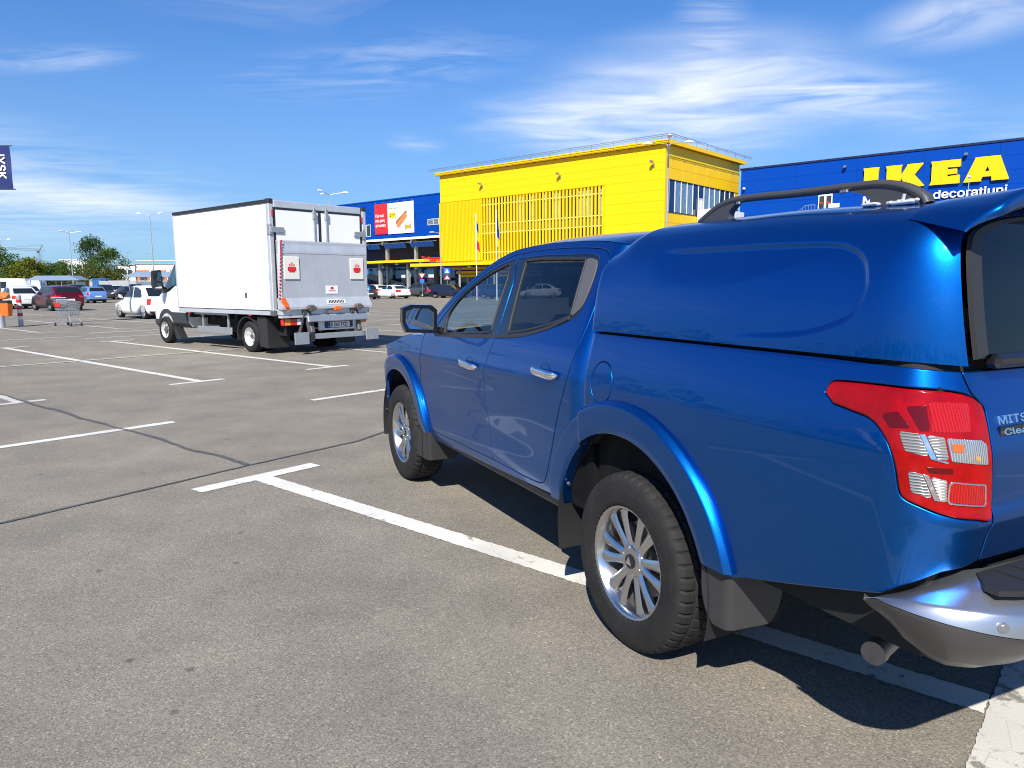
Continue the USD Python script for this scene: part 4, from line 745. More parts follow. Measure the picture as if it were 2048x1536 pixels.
def wheel(x, y, sgn):
    w = thing_part(PK, 'wheel', (x, y, .367), 0 if sgn > 0 else 180)
    part(w, 'tyre', TYRE, m_rubber, 40)
    rim = part(w, 'rim', RIM, m_rim, 30); part(w, 'rim_barrel', BARREL, m_rimdark, 30); part(w, 'brake_disc', DISC, m_exh, 30)
    for k in range(6):
        a = k * math.pi / 3 + .3; part(w, 'wheel_nut', T(cyl((.057 * math.cos(a), .070, .057 * math.sin(a)), (.057 * math.cos(a), .088, .057 * math.sin(a)), .0105, .0085, 6)), m_chrome)
    part(w, 'hub_cap', CAP, m_gloss, 30); part(w, 'emblem', EMB, m_chrome, False)
def thing_part(parent, name, loc, rot):
    x = UsdGeom.Xform.Define(stage, fresh(ppath(parent), name)); x.AddTranslateOp().Set(Gf.Vec3d(*map(float, loc)))
    if rot: x.AddRotateZOp().Set(float(rot))
    return x.GetPrim()
TYRE = tyre_mesh()
sp = []
for k in range(6):
    for dlt in (-.215, .215): sp.append(spoke(k * math.pi / 3 + dlt))
RIM = join(sp + [revolve([(.0, .062), (.062, .062), (.068, .078), (.060, .086), (.040, .088), (.0, .088)], 36), revolve([(.204, .060), (.214, .094), (.224, .108), (.233, .112), (.2372, .108), (.235, .094), (.222, .088), (.216, .055)], 72)])
BARREL = revolve([(.222, .098), (.214, .090), (.198, .03), (.190, -.10), (.200, -.10), (.226, .09)], 60)
DISC = join([revolve([(0, -.02), (.16, -.02), (.16, .0), (.09, .0), (.085, .035), (0, .035)], 40), bx(.12, .0, .05, .10, .07, .13, .02)])
CAP = revolve([(0, .088), (.031, .088), (.029, .094), (0, .095)], 28); EMB = emblem(.0952, .021)
for x, y, s in ((0, .757, 1), (0, -.757, -1), (3, .757, 1), (3, -.757, -1)): wheel(x, y, s)
# mud flaps
def flap(p0, p1, p2, zt, zb, r=.05):
    """Sheet bent in plan p0 > p1 (outer side) > p2 (towards the middle), hanging from zt to zb with round corners."""
    L1 = math.dist(p0, p1); L2 = math.dist(p1, p2); n = 40; s = np.linspace(0, L1 + L2, n); z = np.linspace(0, 1, 18)
    def at(q): t = np.clip(q / L1, 0, 1); t2 = np.clip((q - L1) / L2, 0, 1); return np.c_[p0[0] + (p1[0] - p0[0]) * t + (p2[0] - p1[0]) * t2, p0[1] + (p1[1] - p0[1]) * t + (p2[1] - p1[1]) * t2]
    q = np.stack([at(s + d) for d in np.linspace(-.03, .03, 7)]).mean(0); zbot = zb + r * 1.6 * (np.clip(1 - s / r, 0, 1) ** 2 + np.clip(1 - (s[-1] - s) / r, 0, 1) ** 2)
    P = np.stack([np.c_[q[:, 0], q[:, 1] , zt + (zbot - zt) * t] for t in z], 1); d = np.array([.012, -.006, 0]); a = gridmesh(P); b = gridmesh(P - d)
    return join([a, b, gridmesh(np.stack([P[:, -1], P[:, -1] - d], 1)), gridmesh(np.stack([P[-1], P[-1] - d], 1)), gridmesh(np.stack([P[0], P[0] - d], 1))])
both_m(PK, 'mud_flap', flap((-.44, .862), (-.575, .855), (-.60, .62), .545, .325, .075), m_flap, 40)
both_m(PK, 'mud_flap', flap((2.66, .86), (2.42, .86), (2.40, .62), .47, .27), m_black, 40)
both_m(PK, 'rocker_cover', span(.60, 2.42, .70, .80, .40, .46, .015), m_black)
# tail lamps
lens = pbr('lamp_red_lens', (0.28, 0.0005, 0.0008), 0.15, coat=0.25, spec=.25, var=.3, scale=22); lensd = pbr('lamp_dark_lens', (0.09, 0.0005, 0.001), .15, coat=.3, spec=.25); lensb = pbr('lamp_bright_lens', (0.5, .0015, .0015), .2, coat=.3, spec=.25, bump=.6, bscale=140)
def ribbed(name, base, axis, sc, met=.75):
    N = {'tc': ('texture_coordinate', {}), 'w': ('wave_texture', dict(wave_type='bands', bands_direction=axis, scale=sc, distortion=.6)), 'b': ('bump', dict(strength=.9, distance=.004)), 'r': ('rgb_ramp', dict(ramp=[(0, tuple(np.array(base) * .55)), (1, base)])), 'p': ('principled_bsdf', dict(roughness=.12, coat_weight=1.0 if met else .4, metallic=met))}
    return usdkit.material(stage, LK + name, N, [('tc.object', 'w.vector'), ('w.fac', 'b.height'), ('b.normal', 'p.normal'), ('w.fac', 'r.fac'), ('r.color', 'p.base_color')], surface='p.BSDF')
m_refl = ribbed('lamp_clear_ribs', (.80, .76, .66), 'z', 42.0); m_refl2 = ribbed('lamp_clear_mesh', (.88, .88, .88), 'y', 55.0)
lensb = ribbed('lamp_brake_ribs', (0.62, .006, .004), 'y', 48.0, 0.0)
tl = both(PK, 'tail_lamp', panel(lamp_out, S_bed, h=.010, off=.006, lip=.004, lipw=.006, depth=.02), lens)
seg = lambda pts, r=.006: rnd(Polygon(pts), r)
for nm, pl, mt, o in (('dark_segment', seg([(4.418, 1.163), (4.462, 1.176), (4.505, 1.137), (4.448, 1.133)]), lensd, .0075), ('dark_segment', seg([(4.482, 1.190), (4.533, 1.196), (4.545, 1.133), (4.522, 1.132)], .004), lensd, .0075), ('brake_segment', seg([(4.540, 1.205), (4.655, 1.203), (4.650, 1.132), (4.551, 1.131)]), lensb, .0075),
                      ('clear_segment', seg([(4.472, 1.128), (4.520, 1.126), (4.548, 1.070), (4.492, 1.080)]), m_refl, .008), ('clear_segment', seg([(4.536, 1.125), (4.580, 1.120), (4.590, 1.064), (4.564, 1.067)]), m_refl, .008), ('chrome_rib', seg([(4.521, 1.126), (4.535, 1.125), (4.563, 1.067), (4.590, 1.061), (4.588, 1.056), (4.549, 1.066)], .001), m_chrome, .0095),
                      ('indicator_segment', seg([(4.584, 1.119), (4.678, 1.112), (4.697, 1.100), (4.695, 1.050), (4.596, 1.062)]), m_refl2, .0085), ('bulb', seg([(4.597, 1.106), (4.626, 1.104), (4.626, 1.084), (4.600, 1.084)], .003), m_amber, .010), ('bulb', seg([(4.658, 1.074), (4.668, 1.073), (4.668, 1.062), (4.660, 1.062)], .002), m_orangel, .010),
                      ('clear_segment', seg([(4.502, 1.030), (4.534, 1.026), (4.560, .964), (4.512, .978)]), m_refl, .008), ('clear_segment', seg([(4.549, 1.023), (4.588, 1.014), (4.590, .958), (4.575, .961)]), m_refl, .008), ('chrome_rib', seg([(4.535, 1.027), (4.547, 1.025), (4.574, .960), (4.562, .963)], .001), m_chrome, .0095),
                      ('chrome_rib', rnd(Polygon([(4.592, 1.013), (4.690, 1.002), (4.694, .944), (4.590, .955)]), .01).difference(rnd(Polygon([(4.596, 1.009), (4.686, .998), (4.690, .948), (4.594, .959)]), .01)), m_chrome, .0095),
                      ('fog_segment', rnd(Polygon([(4.597, 1.009), (4.686, .998), (4.690, .948), (4.594, .959)]), .01), lensb, .008), ('dark_segment', seg([(4.537, 1.046), (4.60, 1.044), (4.60, 1.030), (4.55, 1.030)], .002), lensd, .0075)):
    both(tl, nm, panel(pl, S_bed, h=.006, off=o, depth=.003, lip=.0008, lipw=.0012), mt)
# hardtop
cp = PchipInterpolator([0, .10, .22, .34, .42, .49, .56, .66, .80, 1.0], [.842, .833, .817, .794, .768, .725, .650, .505, .28, 0.0])
cz = PchipInterpolator([0, .10, .22, .34, .42, .49, .56, .66, .80, 1.0], [1.302, 1.385, 1.48, 1.575, 1.636, 1.688, 1.724, 1.750, 1.766, 1.772])
Xfr = .338
def CRf(v): return .32 - .17 * np.clip(np.minimum(v, 2 - v) / .48, 0, 1)
PHM = .88
def startf(v): return rrv(v) + CRf(v) * math.sin(PHM)
def rrv(v): return -1.250 + (cz(v) - 1.302) * .15
rec = Polygon([(-.02, 1.622)] + curve([(-.60, 1.620), (-.84, 1.614), (-.93, 1.598), (-.985, 1.563), (-1.008, 1.51), (-1.008, 1.47), (-.985, 1.42), (-.93, 1.388), (-.80, 1.352), (-.55, 1.332)]) + [(-.02, 1.328), (.12, 1.47)]).buffer(0)
def S_top(a, v, off=0.0):
    """a: distance rearwards from the front of the hardtop (round the rear corner), v: up the side and over."""
    a, v = np.broadcast_arrays(np.asarray(a, float), np.asarray(v, float)); vm = np.minimum(v, 2 - v); sg = np.where(v > 1, -1.0, 1.0)
    e = 1e-3; Y, Z = cp(vm), cz(vm); ty, tz = cp(np.minimum(vm + e, 1)) - cp(np.maximum(vm - e, 0)), cz(np.minimum(vm + e, 1)) - cz(np.maximum(vm - e, 0)); L = np.hypot(ty, tz); ny, nz = tz / L, -ty / L
    CR = CRf(vm); s = Xfr - a; start = startf(vm); ph = np.clip((start - s) / CR, 0, PHM)
    X = np.where(s > start, s, start - CR * np.sin(ph)); inset = CR * (1 - np.cos(ph)) * np.where(s > start, 0, 1)
    t = np.clip((X - (Xfr - .04)) / .04, 0, .995); inset = inset + .04 * (1 - np.sqrt(1 - t * t))
    kf = 1 - (.17 * sst(.10, Xfr, X) + .055 * sst(-.45, -1.15, X)) * sst(1.45, 1.70, Z); Z = 1.302 + (Z - 1.302) * kf
    sd = RECD(X, Z) * (v < 1) ; inset = inset + .011 * sd
    inset = inset - off
    Y2 = Y - ny * inset; Z2 = Z - nz * inset
    return np.stack([X - np.sin(ph) * 0, sg * Y2, Z2], -1)
xg = np.linspace(-1.1, .2, 521); zg = np.linspace(1.30, 1.66, 145); XX, ZZ = np.meshgrid(xg, zg, indexing='ij')
pts = shapely.points(XX.ravel(), ZZ.ravel()); ins = shapely.contains_xy(rec, XX.ravel(), ZZ.ravel()); dist = shapely.distance(rec.exterior, pts) * np.where(ins, 1, -1)
dep = sst(-.010, .010, dist) * np.maximum(sst(1.48, 1.60, ZZ.ravel()), sst(-.42, -.92, XX.ravel())) * sst(-.01, -.24, XX.ravel())
from scipy.interpolate import RegularGridInterpolator
_ri = RegularGridInterpolator((xg, zg), dep.reshape(XX.shape), bounds_error=False, fill_value=0.0)
RECD = lambda X, Z: _ri(np.stack([X, Z], -1))
na = 260; aa = np.r_[np.linspace(0, .05, 10)[:-1], np.linspace(.05, 1.43, na), ]
vv = np.r_[np.linspace(0, .5, 90)[:-1], np.linspace(.5, 1, 40)[:-1], np.linspace(1, 2, 60)]
def top_mesh():
    cols = []
    for v in vv:
        vm = min(v, 2 - v); CR = float(CRf(vm)); end = Xfr - startf(vm); a = np.r_[np.linspace(0, .05, 10)[:-1], np.linspace(.05, end, 230)[:-1], end + np.linspace(0, CR * PHM, 22)]
        cols.append((a, np.full(len(a), v)))
    A = np.stack([c[0] for c in cols], 1); Vv = np.stack([c[1] for c in cols], 1); return A, Vv
A, Vv = top_mesh(); P = S_top(A, Vv); m = gridmesh(P); e = 1e-4
n = np.cross(S_top(A, Vv + e) - S_top(A, Vv - e), S_top(A + e, Vv) - S_top(A - e, Vv)); 
n = -np.cross(np.gradient(P, axis=0), np.gradient(P, axis=1)); n /= np.linalg.norm(n, axis=-1, keepdims=True) + 1e-12
if (n[100, 20] @ [0, 1, 0]) < 0: n = -n
fcs = m.faces if (m.face_normals[len(m.faces) // 3] @ n.reshape(-1, 3)[m.faces[len(m.faces) // 3][0]]) > 0 else m.faces[:, ::-1]
HT = part_n(PK, 'hardtop', m.vertices, fcs, n.reshape(-1, 3), m_blue)
us_ = np.linspace(3.3 - .30, 5.42, 140); sl = gridmesh(np.stack([S_bed(us_, np.full(140, z), -.016) for z in (1.268, 1.312)], 1)); both_m(HT, 'bottom_seal', sl, m_dark, True)
fc = P[0]; c0 = fc.mean(0); part(HT, 'front_wall', trimesh.Trimesh(np.vstack([fc, c0]), [(i, i + 1, len(fc)) for i in range(len(fc) - 1)] + [(len(fc) - 1, 0, len(fc))], process=False), m_blue, False)
# rear window of the hardtop
Vw = np.linspace(.02, 1.98, 80); loop = S_top(np.array([Xfr - startf(min(v, 2 - v)) + CRf(v) * PHM for v in Vw]), Vw)
lp = loop.copy(); lp[:, 0] -= .004; low = lp[:, 2] < 1.40
def rear_plate(shrink, dx, zmin):
    q = lp.copy(); q[:, 1] *= (1 - shrink); q[:, 2] = np.maximum(1.5 + (q[:, 2] - 1.5) * (1 - shrink * .6), zmin); q[:, 0] += dx + (q[:, 2] - lp[:, 2]) * .15
    c = np.array([q[:, 0].mean(), 0, 1.5]); c[0] = np.interp(1.5, [1.3, 1.7], [-1.250, -1.190]) + dx - .004
    return trimesh.Trimesh(np.vstack([q, c]), [(i, i + 1, len(q)) for i in range(len(q) - 1)] + [(len(q) - 1, 0, len(q))], process=False)
RWm = rear_plate(.022, -.010, 1.285)
if RWm.face_normals[:, 0].sum() > 0: RWm.invert()
rw = part(PK, 'rear_window', RWm, m_gloss if False else glass_mat('hardtop_glass', (.018, .02, .026)), False)
part(rw, 'window_border', join([gridmesh(np.stack([rear_plate(.022, -.011, 1.285).vertices[:-1], rear_plate(.085, -.0112, 1.32).vertices[:-1]], 1))]), m_black, True)
part(rw, 'window_gasket', gridmesh(np.stack([rear_plate(.006, -.007, 1.287).vertices[:-1], rear_plate(.024, -.0122, 1.290).vertices[:-1]], 1)), m_dark, True)
part(rw, 'lower_lip', join([span(-1.285, -1.24, -.66, .66, 1.285, 1.322, .012)]), m_gloss)
part(rw, 'window_handle', bx(-1.31, 0, 1.33, .05, .16, .05, .015), m_black)
part(PK, 'hardtop_shelf', span(-1.20, .25, -.76, .76, 1.235, 1.25), m_dark, smooth=False)
part(PK, 'load_cover', join([bx(-1.05, .25, 1.38, .12, .9, .10, .03), bx(-.9, .1, 1.34, .2, 1.2, .16, .04)]), m_greyplas)
# spoiler
def spoiler():
    q = np.linspace(-1, 1, 91); aq = 1 - np.abs(q); sg = np.where(q > 0, -1., 1.); e = 1e-3; st = []
    for t, o in ((0, .0005), (.05, .007), (.3, .011), (.7, .013), (.93, .015), (.985, .012), (1.0, .004), (1.0, -.018), (.97, -.030), (.6, -.012)):
        v0 = .490 - .070 * t; vm = v0 + (1 - v0) * aq; Y, Z = cp(vm), cz(vm); ty, tz = cp(np.minimum(vm + e, 1)) - cp(vm - e), cz(np.minimum(vm + e, 1)) - cz(vm - e); L = np.hypot(ty, tz); ny, nz = tz / L, -ty / L
        s_ = np.clip(aq / .22, 0, 1); xf = -1.055 + .01 * s_; xb = -1.245 - .060 * sst(0, .6, s_) - .03 * sst(0.2, 1, aq)
        oo = o * (.30 + .70 * sst(0, .5, s_)) if o > 0 else o * s_; X = xf + (xb - xf) * t
        kz = 1 - .055 * sst(-.45, -1.15, X) * sst(1.45, 1.70, Z); Z = 1.302 + (Z - 1.302) * kz; st.append(np.c_[X, sg * (Y + ny * oo), Z + nz * oo + .006 * t * t * s_])
    m = gridmesh(np.stack(st, 0)); m.fix_normals()
    if m.face_normals[:90, 2].sum() < 0: m.invert()
    return m
part(PK, 'roof_spoiler', spoiler(), m_blue, 40)
part(PK, 'stop_lamp', span(-1.31, -1.30, -.18, .18, 1.715, 1.728), m_red)
# roof rails
def rail():
    c = curve([(-.03, 1.742), (-.10, 1.778), (-.16, 1.800), (-.26, 1.811), (-.52, 1.803), (-.77, 1.798), (-.85, 1.793), (-.92, 1.775), (-.975, 1.745), (-.99, 1.722)], 6)
    q = np.array(c); t = np.gradient(q, axis=0); t /= np.linalg.norm(t, axis=1)[:, None]; nn = np.c_[-t[:, 1], t[:, 0]]; nn[nn[:, 1] < 0] *= -1; P = []
    for a in np.linspace(0, 2 * np.pi, 15):
        ca, sa = math.cos(a), math.sin(a); P.append(np.c_[q[:, 0] + nn[:, 0] * .013 * sa, np.full(len(q), .545) + .021 * np.sign(ca) * abs(ca) ** .7, q[:, 1] + nn[:, 1] * .013 * np.sign(sa) * abs(sa) ** .7])
    m = gridmesh(np.stack(P, 1)); m.fix_normals()
    f1 = side(Polygon(curve([(-.02, 1.738), (-.10, 1.774), (-.17, 1.798), (-.23, 1.804)]) + curve([(-.23, 1.793), (-.205, 1.775), (-.195, 1.757), (-.20, 1.735)])), .53, .562)
    f2 = side(Polygon(curve([(-.99, 1.718), (-.925, 1.765), (-.86, 1.788), (-.72, 1.792)]) + curve([(-.72, 1.785), (-.77, 1.773), (-.805, 1.755), (-.81, 1.725)])), .532, .560)
    return join([m, f1, f2])
m_rail = pbr('roof_rail_grey', (0.050, 0.050, 0.052), 0.5, bump=.1, bscale=300); RL = both_m(PK, 'roof_rail', rail(), m_rail, 40)
rs = np.random.default_rng(4); bits = []
for x in np.r_[np.linspace(-.80, -.84, 5), np.linspace(-.88, -.97, 11)]:
    q = trimesh.creation.icosphere(1, 1.0); q.apply_scale((rs.uniform(.006, .012), rs.uniform(.006, .010), rs.uniform(.003, .007))); bits.append(T(q, x, .565 + rs.uniform(0, .012), 1.732 + rs.uniform(0, .003)))
both_m(RL, 'sealant', join(bits + [T(bx(0, 0, 0, .075, .03, .012, .005), -.93, .57, 1.730), bx(-.82, .57, 1.735, .05, .03, .010, .004), cyl((-.925, .57, 1.73), (-.93, .57, 1.755), .005)]), pbr('sealant_grey', (.42, .43, .44), .6), 40)
both_m(RL, 'bolt', join([bx(-.255, .568, 1.795, .02, .01, .012, .003), bx(-.72, .568, 1.785, .03, .012, .012, .003)]), m_steel)
# door mirror
def hullpts(pts, r=.012): return tm(m3.Manifold.batch_hull([m3.Manifold.sphere(r, 10).translate(tuple(map(float, p))) for p in pts]))
def msh(x, g=.0): return [(x, .915 + g, 1.200 + g), (x, 1.10 - g, 1.212 + g), (x, 1.125 - g, 1.27), (x, 1.12 - g, 1.345 - g), (x, 1.07 - g, 1.365 - g), (x, .945 + g, 1.360 - g), (x, .91 + g, 1.33 - g)]
MX = 2.09
mr = both_m(PK, 'door_mirror', hullpts(msh(MX) + msh(MX + .06, .012) + [(MX + .12, .98, 1.26), (MX + .12, 1.07, 1.26), (MX + .12, 1.06, 1.32), (MX + .12, .98, 1.33)]), m_chrome, 30)
both_m(mr, 'mirror_frame', tm(m3.Manifold.hull_points(np.array(msh(MX - .022, -.010) + msh(MX + .02, -.012))) - m3.Manifold.hull_points(np.array(msh(MX - .08, .012) + msh(MX - .006, .012)))), m_gloss, 30)
both_m(mr, 'mirror_glass', front([(y, z) for _, y, z in msh(0, .010)], MX - .0055, MX - .003), pbr('mirror_silver', (.8, .82, .84), .01, metal=1.0), False)
both_m(mr, 'mirror_arm', hullpts([(MX + .02, .93, 1.225), (MX + .05, .93, 1.21), (MX + .06, .835, 1.205), (MX + .13, .83, 1.20), (MX + .05, .83, 1.185)], .015), m_black, 30)
# rear bumper
BRd, BXc, BY = .27, -1.17, .895
def path2(u):
    s = 3.3 - np.asarray(u, float); ph = np.clip((BXc - s) / BRd, 0, np.pi / 2); ex = np.clip((BXc - s) - BRd * np.pi / 2, 0, None)
    return np.where(s > BXc, s, BXc - BRd * np.sin(ph) - .02 * (1 - np.exp(-ex * 3))), np.where(s > BXc, BY, BY - BRd + BRd * np.cos(ph) - ex), np.where(s > BXc, 0, -np.sin(ph)), np.where(s > BXc, 1, np.cos(ph))
ub = np.r_[np.linspace(4.425, 4.9, 60), np.linspace(4.92, 5.52, 24)]
zt = np.interp(ub, [4.425, 4.467, 4.538, 4.60, 4.69, 4.80, 5.52], [.668, .684, .714, .732, .750, .756, .756])
zc_ = np.interp(ub, [4.425, 4.467, 4.53, 4.60, 4.67, 4.82, 5.52], [.670, .684, .684, .678, .670, .648, .640])
zbt = np.interp(ub, [4.425, 4.45, 4.483, 4.523, 4.58, 4.64, 4.74, 4.88, 5.0, 5.52], [.662, .64, .605, .558, .535, .525, .528, .55, .56, .56])
tip = sst(4.42, 4.52, ub)
X, Y, nx, ny = path2(ub)
def row(z, o): return np.c_[X + nx * o, Y + ny * o, z]
zr = np.interp(ub, [4.425, 4.467, 4.557, 4.62, 4.70, 4.80, 5.52], [.671, .688, .708, .712, .712, .708, .704])
upper = [row(zt + .004 * tip, -.16 * tip - .004), row(zt + .002 * tip, -.085 * tip), row(zt * .75 + zr * .25, -.050 * tip), row(zr * .9 + zt * .1, -.012 * tip), row(zr, -.004 * tip), row(zr - .006, .001 * tip), row(zr * .5 + zc_ * .5, .008 * tip), row(zc_ + .002, .013 * tip)]
lower = [row(zc_ - .001, .010 * tip), row(zc_ * .9 + zbt * .1, .012 * tip), row(zc_ * .6 + zbt * .4, -.004 * tip), row(zc_ * .25 + zbt * .75, -.035 * tip), row(zbt, -.085 * tip), row(zbt + .02, -.16 * tip)]
def strip(rows):
    P = np.stack(rows, 0); m = gridmesh(P); mm = join([m, mirror(m)]); 
    if (m.face_normals * np.array([0, 1, .0])).sum() < 0: mm.invert()
    return mm
bp = part(PK, 'rear_bumper', strip(upper), m_bumper, 28); part(bp, 'lower_valance', strip(lower), m_bumplow, 50)
pad = [(-1.29, .69), (-1.35, .755), (-1.385, .757), (-1.408, .715), (-1.425, .66)]
part(bp, 'step_pad', join([T(extr(Polygon(pad + [(x, -y) for x, y in pad[::-1]]), .014), 0, 0, .748)] + [span(-1.415, -1.31, y - .010, y + .010, .761, .767) for y in np.arange(-.63, .66, .07)]), m_black, 30)
i = np.argmin(np.abs(ub - 4.745)); pos = row(zr * .45 + zc_ * .55, .009 * tip)[i]; nr = np.array([nx[i], ny[i], 0]); both_m(bp, 'parking_sensor', join([cyl(pos - nr * .01, pos + nr * .005, .013, n=20), cyl(pos + nr * .004, pos + nr * .007, .009, n=20)]), m_bumper)
part(PK, 'bumper_bracket', span(-1.34, -1.0, -.55, .55, .58, .74), m_dark, smooth=False)
part(PK, 'exhaust_pipe', join([tube([(.6, .30, .36), (-.3, .34, .40), (-.82, .44, .38), (-.93, .50, .375)], .030, 12), cyl((-.90, .40, .378), (-.965, .615, .375), .034, .036, 20)]), m_exh, 40); part(PK, 'exhaust_cap', cyl((-.962, .605, .375), (-.970, .632, .3745), .0385, .037, 24), m_exh, 30)
part(PK, 'plate', span(-1.437, -1.43, -.26, .26, .60, .71), m_plate, smooth=False)
# ------------------------------------------------------------------ placing by bearing and distance
def at(px, depth, z=0.0):
    return ((px - 1024) / CAM_F * (depth * math.cos(CAM_PITCH) + CAM_H * math.sin(CAM_PITCH)) , depth, z)
# ------------------------------------------------------------------ box truck (local: X forward from the rear of the box, Y left)
TR = thing('box_truck', 'white box truck with a grey tail lift folded up against its doors', 'truck', (-4.27, 16.58, 0), 139.6)
BL, BW2, BZ0, BZ1 = 4.29, 1.22, .95, 3.28
part(TR, 'cargo_box', span(.03, BL, -BW2, BW2, BZ0, BZ1 - .02, .01), m_boxwhite, 20)
for s in (-1, 1):
    part(TR, 'roof_trim', span(.02, BL + .02, s * BW2 - .03, s * BW2 + .03, BZ1 - .07, BZ1 + .005, .01), m_black); part(TR, 'bottom_rail', span(0, BL, s * BW2 - .025, s * BW2 + .025, .855, .945, .008), m_alu)
    part(TR, 'edge_trim', span(.09, BL, s * (BW2 + .004) - .012, s * (BW2 + .004) + .012, .947, .972), m_greyplas); part(TR, 'front_trim', span(BL - .04, BL + .03, s * BW2 - .03, s * BW2 + .03, .95, BZ1 - .07, .01), m_alu)
    part(TR, 'corner_post', span(-.02, .10, s * BW2 - .075, s * BW2 + .03, .95, BZ1 - .08, .012), m_alu); part(TR, 'corner_cap', span(-.03, .12, s * BW2 - .09, s * BW2 + .04, BZ1 - .09, BZ1 + .02, .02), m_black); part(TR, 'corner_cap', span(-.03, .10, s * BW2 - .09, s * BW2 + .04, .84, .965, .015), m_greyplas)
    part(TR, 'marker_lamp', span(-.035, -.02, s * (BW2 - .05) - .02, s * (BW2 - .05) + .02, 2.93, 3.06, .006), m_red)
    part(TR, 'hinge', join([span(-.06, .0, s * BW2 - .30 * (s > 0) - .02 * (s < 0), s * BW2 + .30 * (s < 0) + .02 * (s > 0), 2.60, 2.72, .01), span(-.05, .06, s * BW2 - .01, s * BW2 + .05, 2.55, 2.78, .01)]), m_galv)
    for x in (.95, 3.75): part(TR, 'side_marker', span(x - .05, x + .05, s * (BW2 + .01) - .012, s * (BW2 + .01) + .012, .83, .86), m_red)
part(TR, 'side_vent', span(1.05, 1.13, BW2, BW2 + .012, 1.22, 1.34, .004), m_greyplas)
part(TR, 'rear_header', span(-.03, .06, -BW2 + .08, BW2 - .08, BZ1 - .16, BZ1 - .01, .012), m_alu)
for s in (-1, 1):
    d = part(TR, 'cargo_door', span(-.025, .02, s * .02, s * (BW2 - .09), .98, BZ1 - .19, .008), m_boxwhite)
    part(d, 'door_seal', join([span(-.03, .015, s * .0, s * .035, .98, BZ1 - .17), span(-.03, .015, s * .03, s * (BW2 - .08), BZ1 - .20, BZ1 - .165), span(-.03, .015, s * (BW2 - .115), s * (BW2 - .08), .98, BZ1 - .2)]), m_black, False)
    part(d, 'lock_rod', join([cyl((-.055, s * .16, 1.0), (-.055, s * .16, BZ1 - .08), .018, n=10), bx(-.06, s * .16, BZ1 - .26, .05, .08, .18, .01)]), m_galv)
# tail lift
lift = part(TR, 'lift_platform', join([span(-.16, -.10, -1.17, 1.17, 1.20, 2.17, .008), front([(1.17, 2.18), (-1.17, 2.18), (-1.17, 2.42), (1.17, 2.42)], -.14, -.10)]), m_aludark)
part(lift, 'platform_edge', side([(-.13, 2.20), (-.165, 2.17), (-.165, 2.22), (-.125, 2.44), (-.10, 2.44), (-.10, 2.2)], -1.17, 1.17), m_alu, False)
part(lift, 'lower_lip', side([(-.10, 1.22), (-.17, 1.22), (-.27, 1.03), (-.27, .98), (-.12, 1.0)], -1.20, 1.20), m_alu, False)
for y in np.linspace(-1.0, 1.0, 7): part(lift, 'plank_joint', span(-.1612, -.159, y - .003, y + .003, 1.24, 2.16), m_alu, False)
for y in (.86, -.86):
    fl = part(TR, 'warning_flag', span(-.185, -.165, y - .19, y + .19, 1.62 + .0, 2.10, .01), pbr('flag_plastic_%d' % int(y > 0), (.72, .70, .62), .35), label='pale plastic flag panel with a red print')
    part(fl, 'red_print', join([span(-.189, -.186, y - .10, y + .10, 1.80, 1.88), span(-.189, -.186, y - .07, y + .07, 1.77, 1.80)] + [span(-.189, -.186, y + k * .05 - .012, y + k * .05 + .012, 1.89, 1.95 + .03 * (k == 0)) for k in (-1, 0, 1)]), m_redpaint, False)
part(TR, 'label_plate', span(-.17, -.163, -.32, .0, 1.30, 1.48), m_plate, False); part(TR, 'label_print', join([span(-.173, -.170, -.20, -.12, 1.40, 1.45), span(-.173, -.170, -.25, -.07, 1.36, 1.375)]), m_redpaint, False)
lp_ = part(TR, 'maker_plate', side([(-.205, 1.17), (-.215, 1.17), (-.26, 1.08), (-.25, 1.08)], -.46, .02), m_plate, False); part(lp_, 'lettering', join([side([(-.218, 1.16), (-.221, 1.16), (-.254, 1.095), (-.251, 1.095)], -.42 + k * .042, -.39 + k * .042) for k in range(10)]), m_ink, False)
part(TR, 'warning_tape', join([R(span(-.006, .006, -.020, .020, 0, .040), .35, (1, 0, 0)).apply_translation((-.186, 1.19 - .0 - k * .006, 1.20 + k * .075 )) for k in range(0, 17)]), m_redpaint, False, label='red and white warning strap'); part(TR, 'warning_strap', side([(-.180, 1.1), (-.172, 1.1), (-.172, 2.46), (-.180, 2.46)], 1.12, 1.165), m_plate, False)
part(TR, 'strap_end', front([(1.20, 1.16), (1.06, .93), (1.00, 1.0), (1.10, 1.22), (1.17, 1.24)], -.27, -.25), m_orange, False); part(TR, 'lift_switch', bx(-.25, -.22, .98, .10, .20, .10, .02), m_orange); part(TR, 'switch_cable', tube(curve([(-.25, -.1, .97)[1:], (.05, .90), (.04, .84), (-.1, .80)], 5) and [(-.24, a, b) for a, b in curve([(-.12, .97), (.03, .94), (.05, .86), (-.12, .79), (-.3, .80)], 5)], .008, 6), m_black)
part(TR, 'under_lip', join([span(-.20, 0, -1.16, 1.16, .86, .98, .01), span(-.21, -.05, -1.16, 1.16, .80, .85)]), m_alu)
part(TR, 'lift_beam', R(bx(0, 0, 0, .06, 1.62, .14, .01), .3, (0, 1, 0)).apply_translation((-.34, -.18, .765)), m_galv); part(TR, 'plate_carrier', span(-.26, -.22, -.86, .30, .50, .74, .01), m_alu)
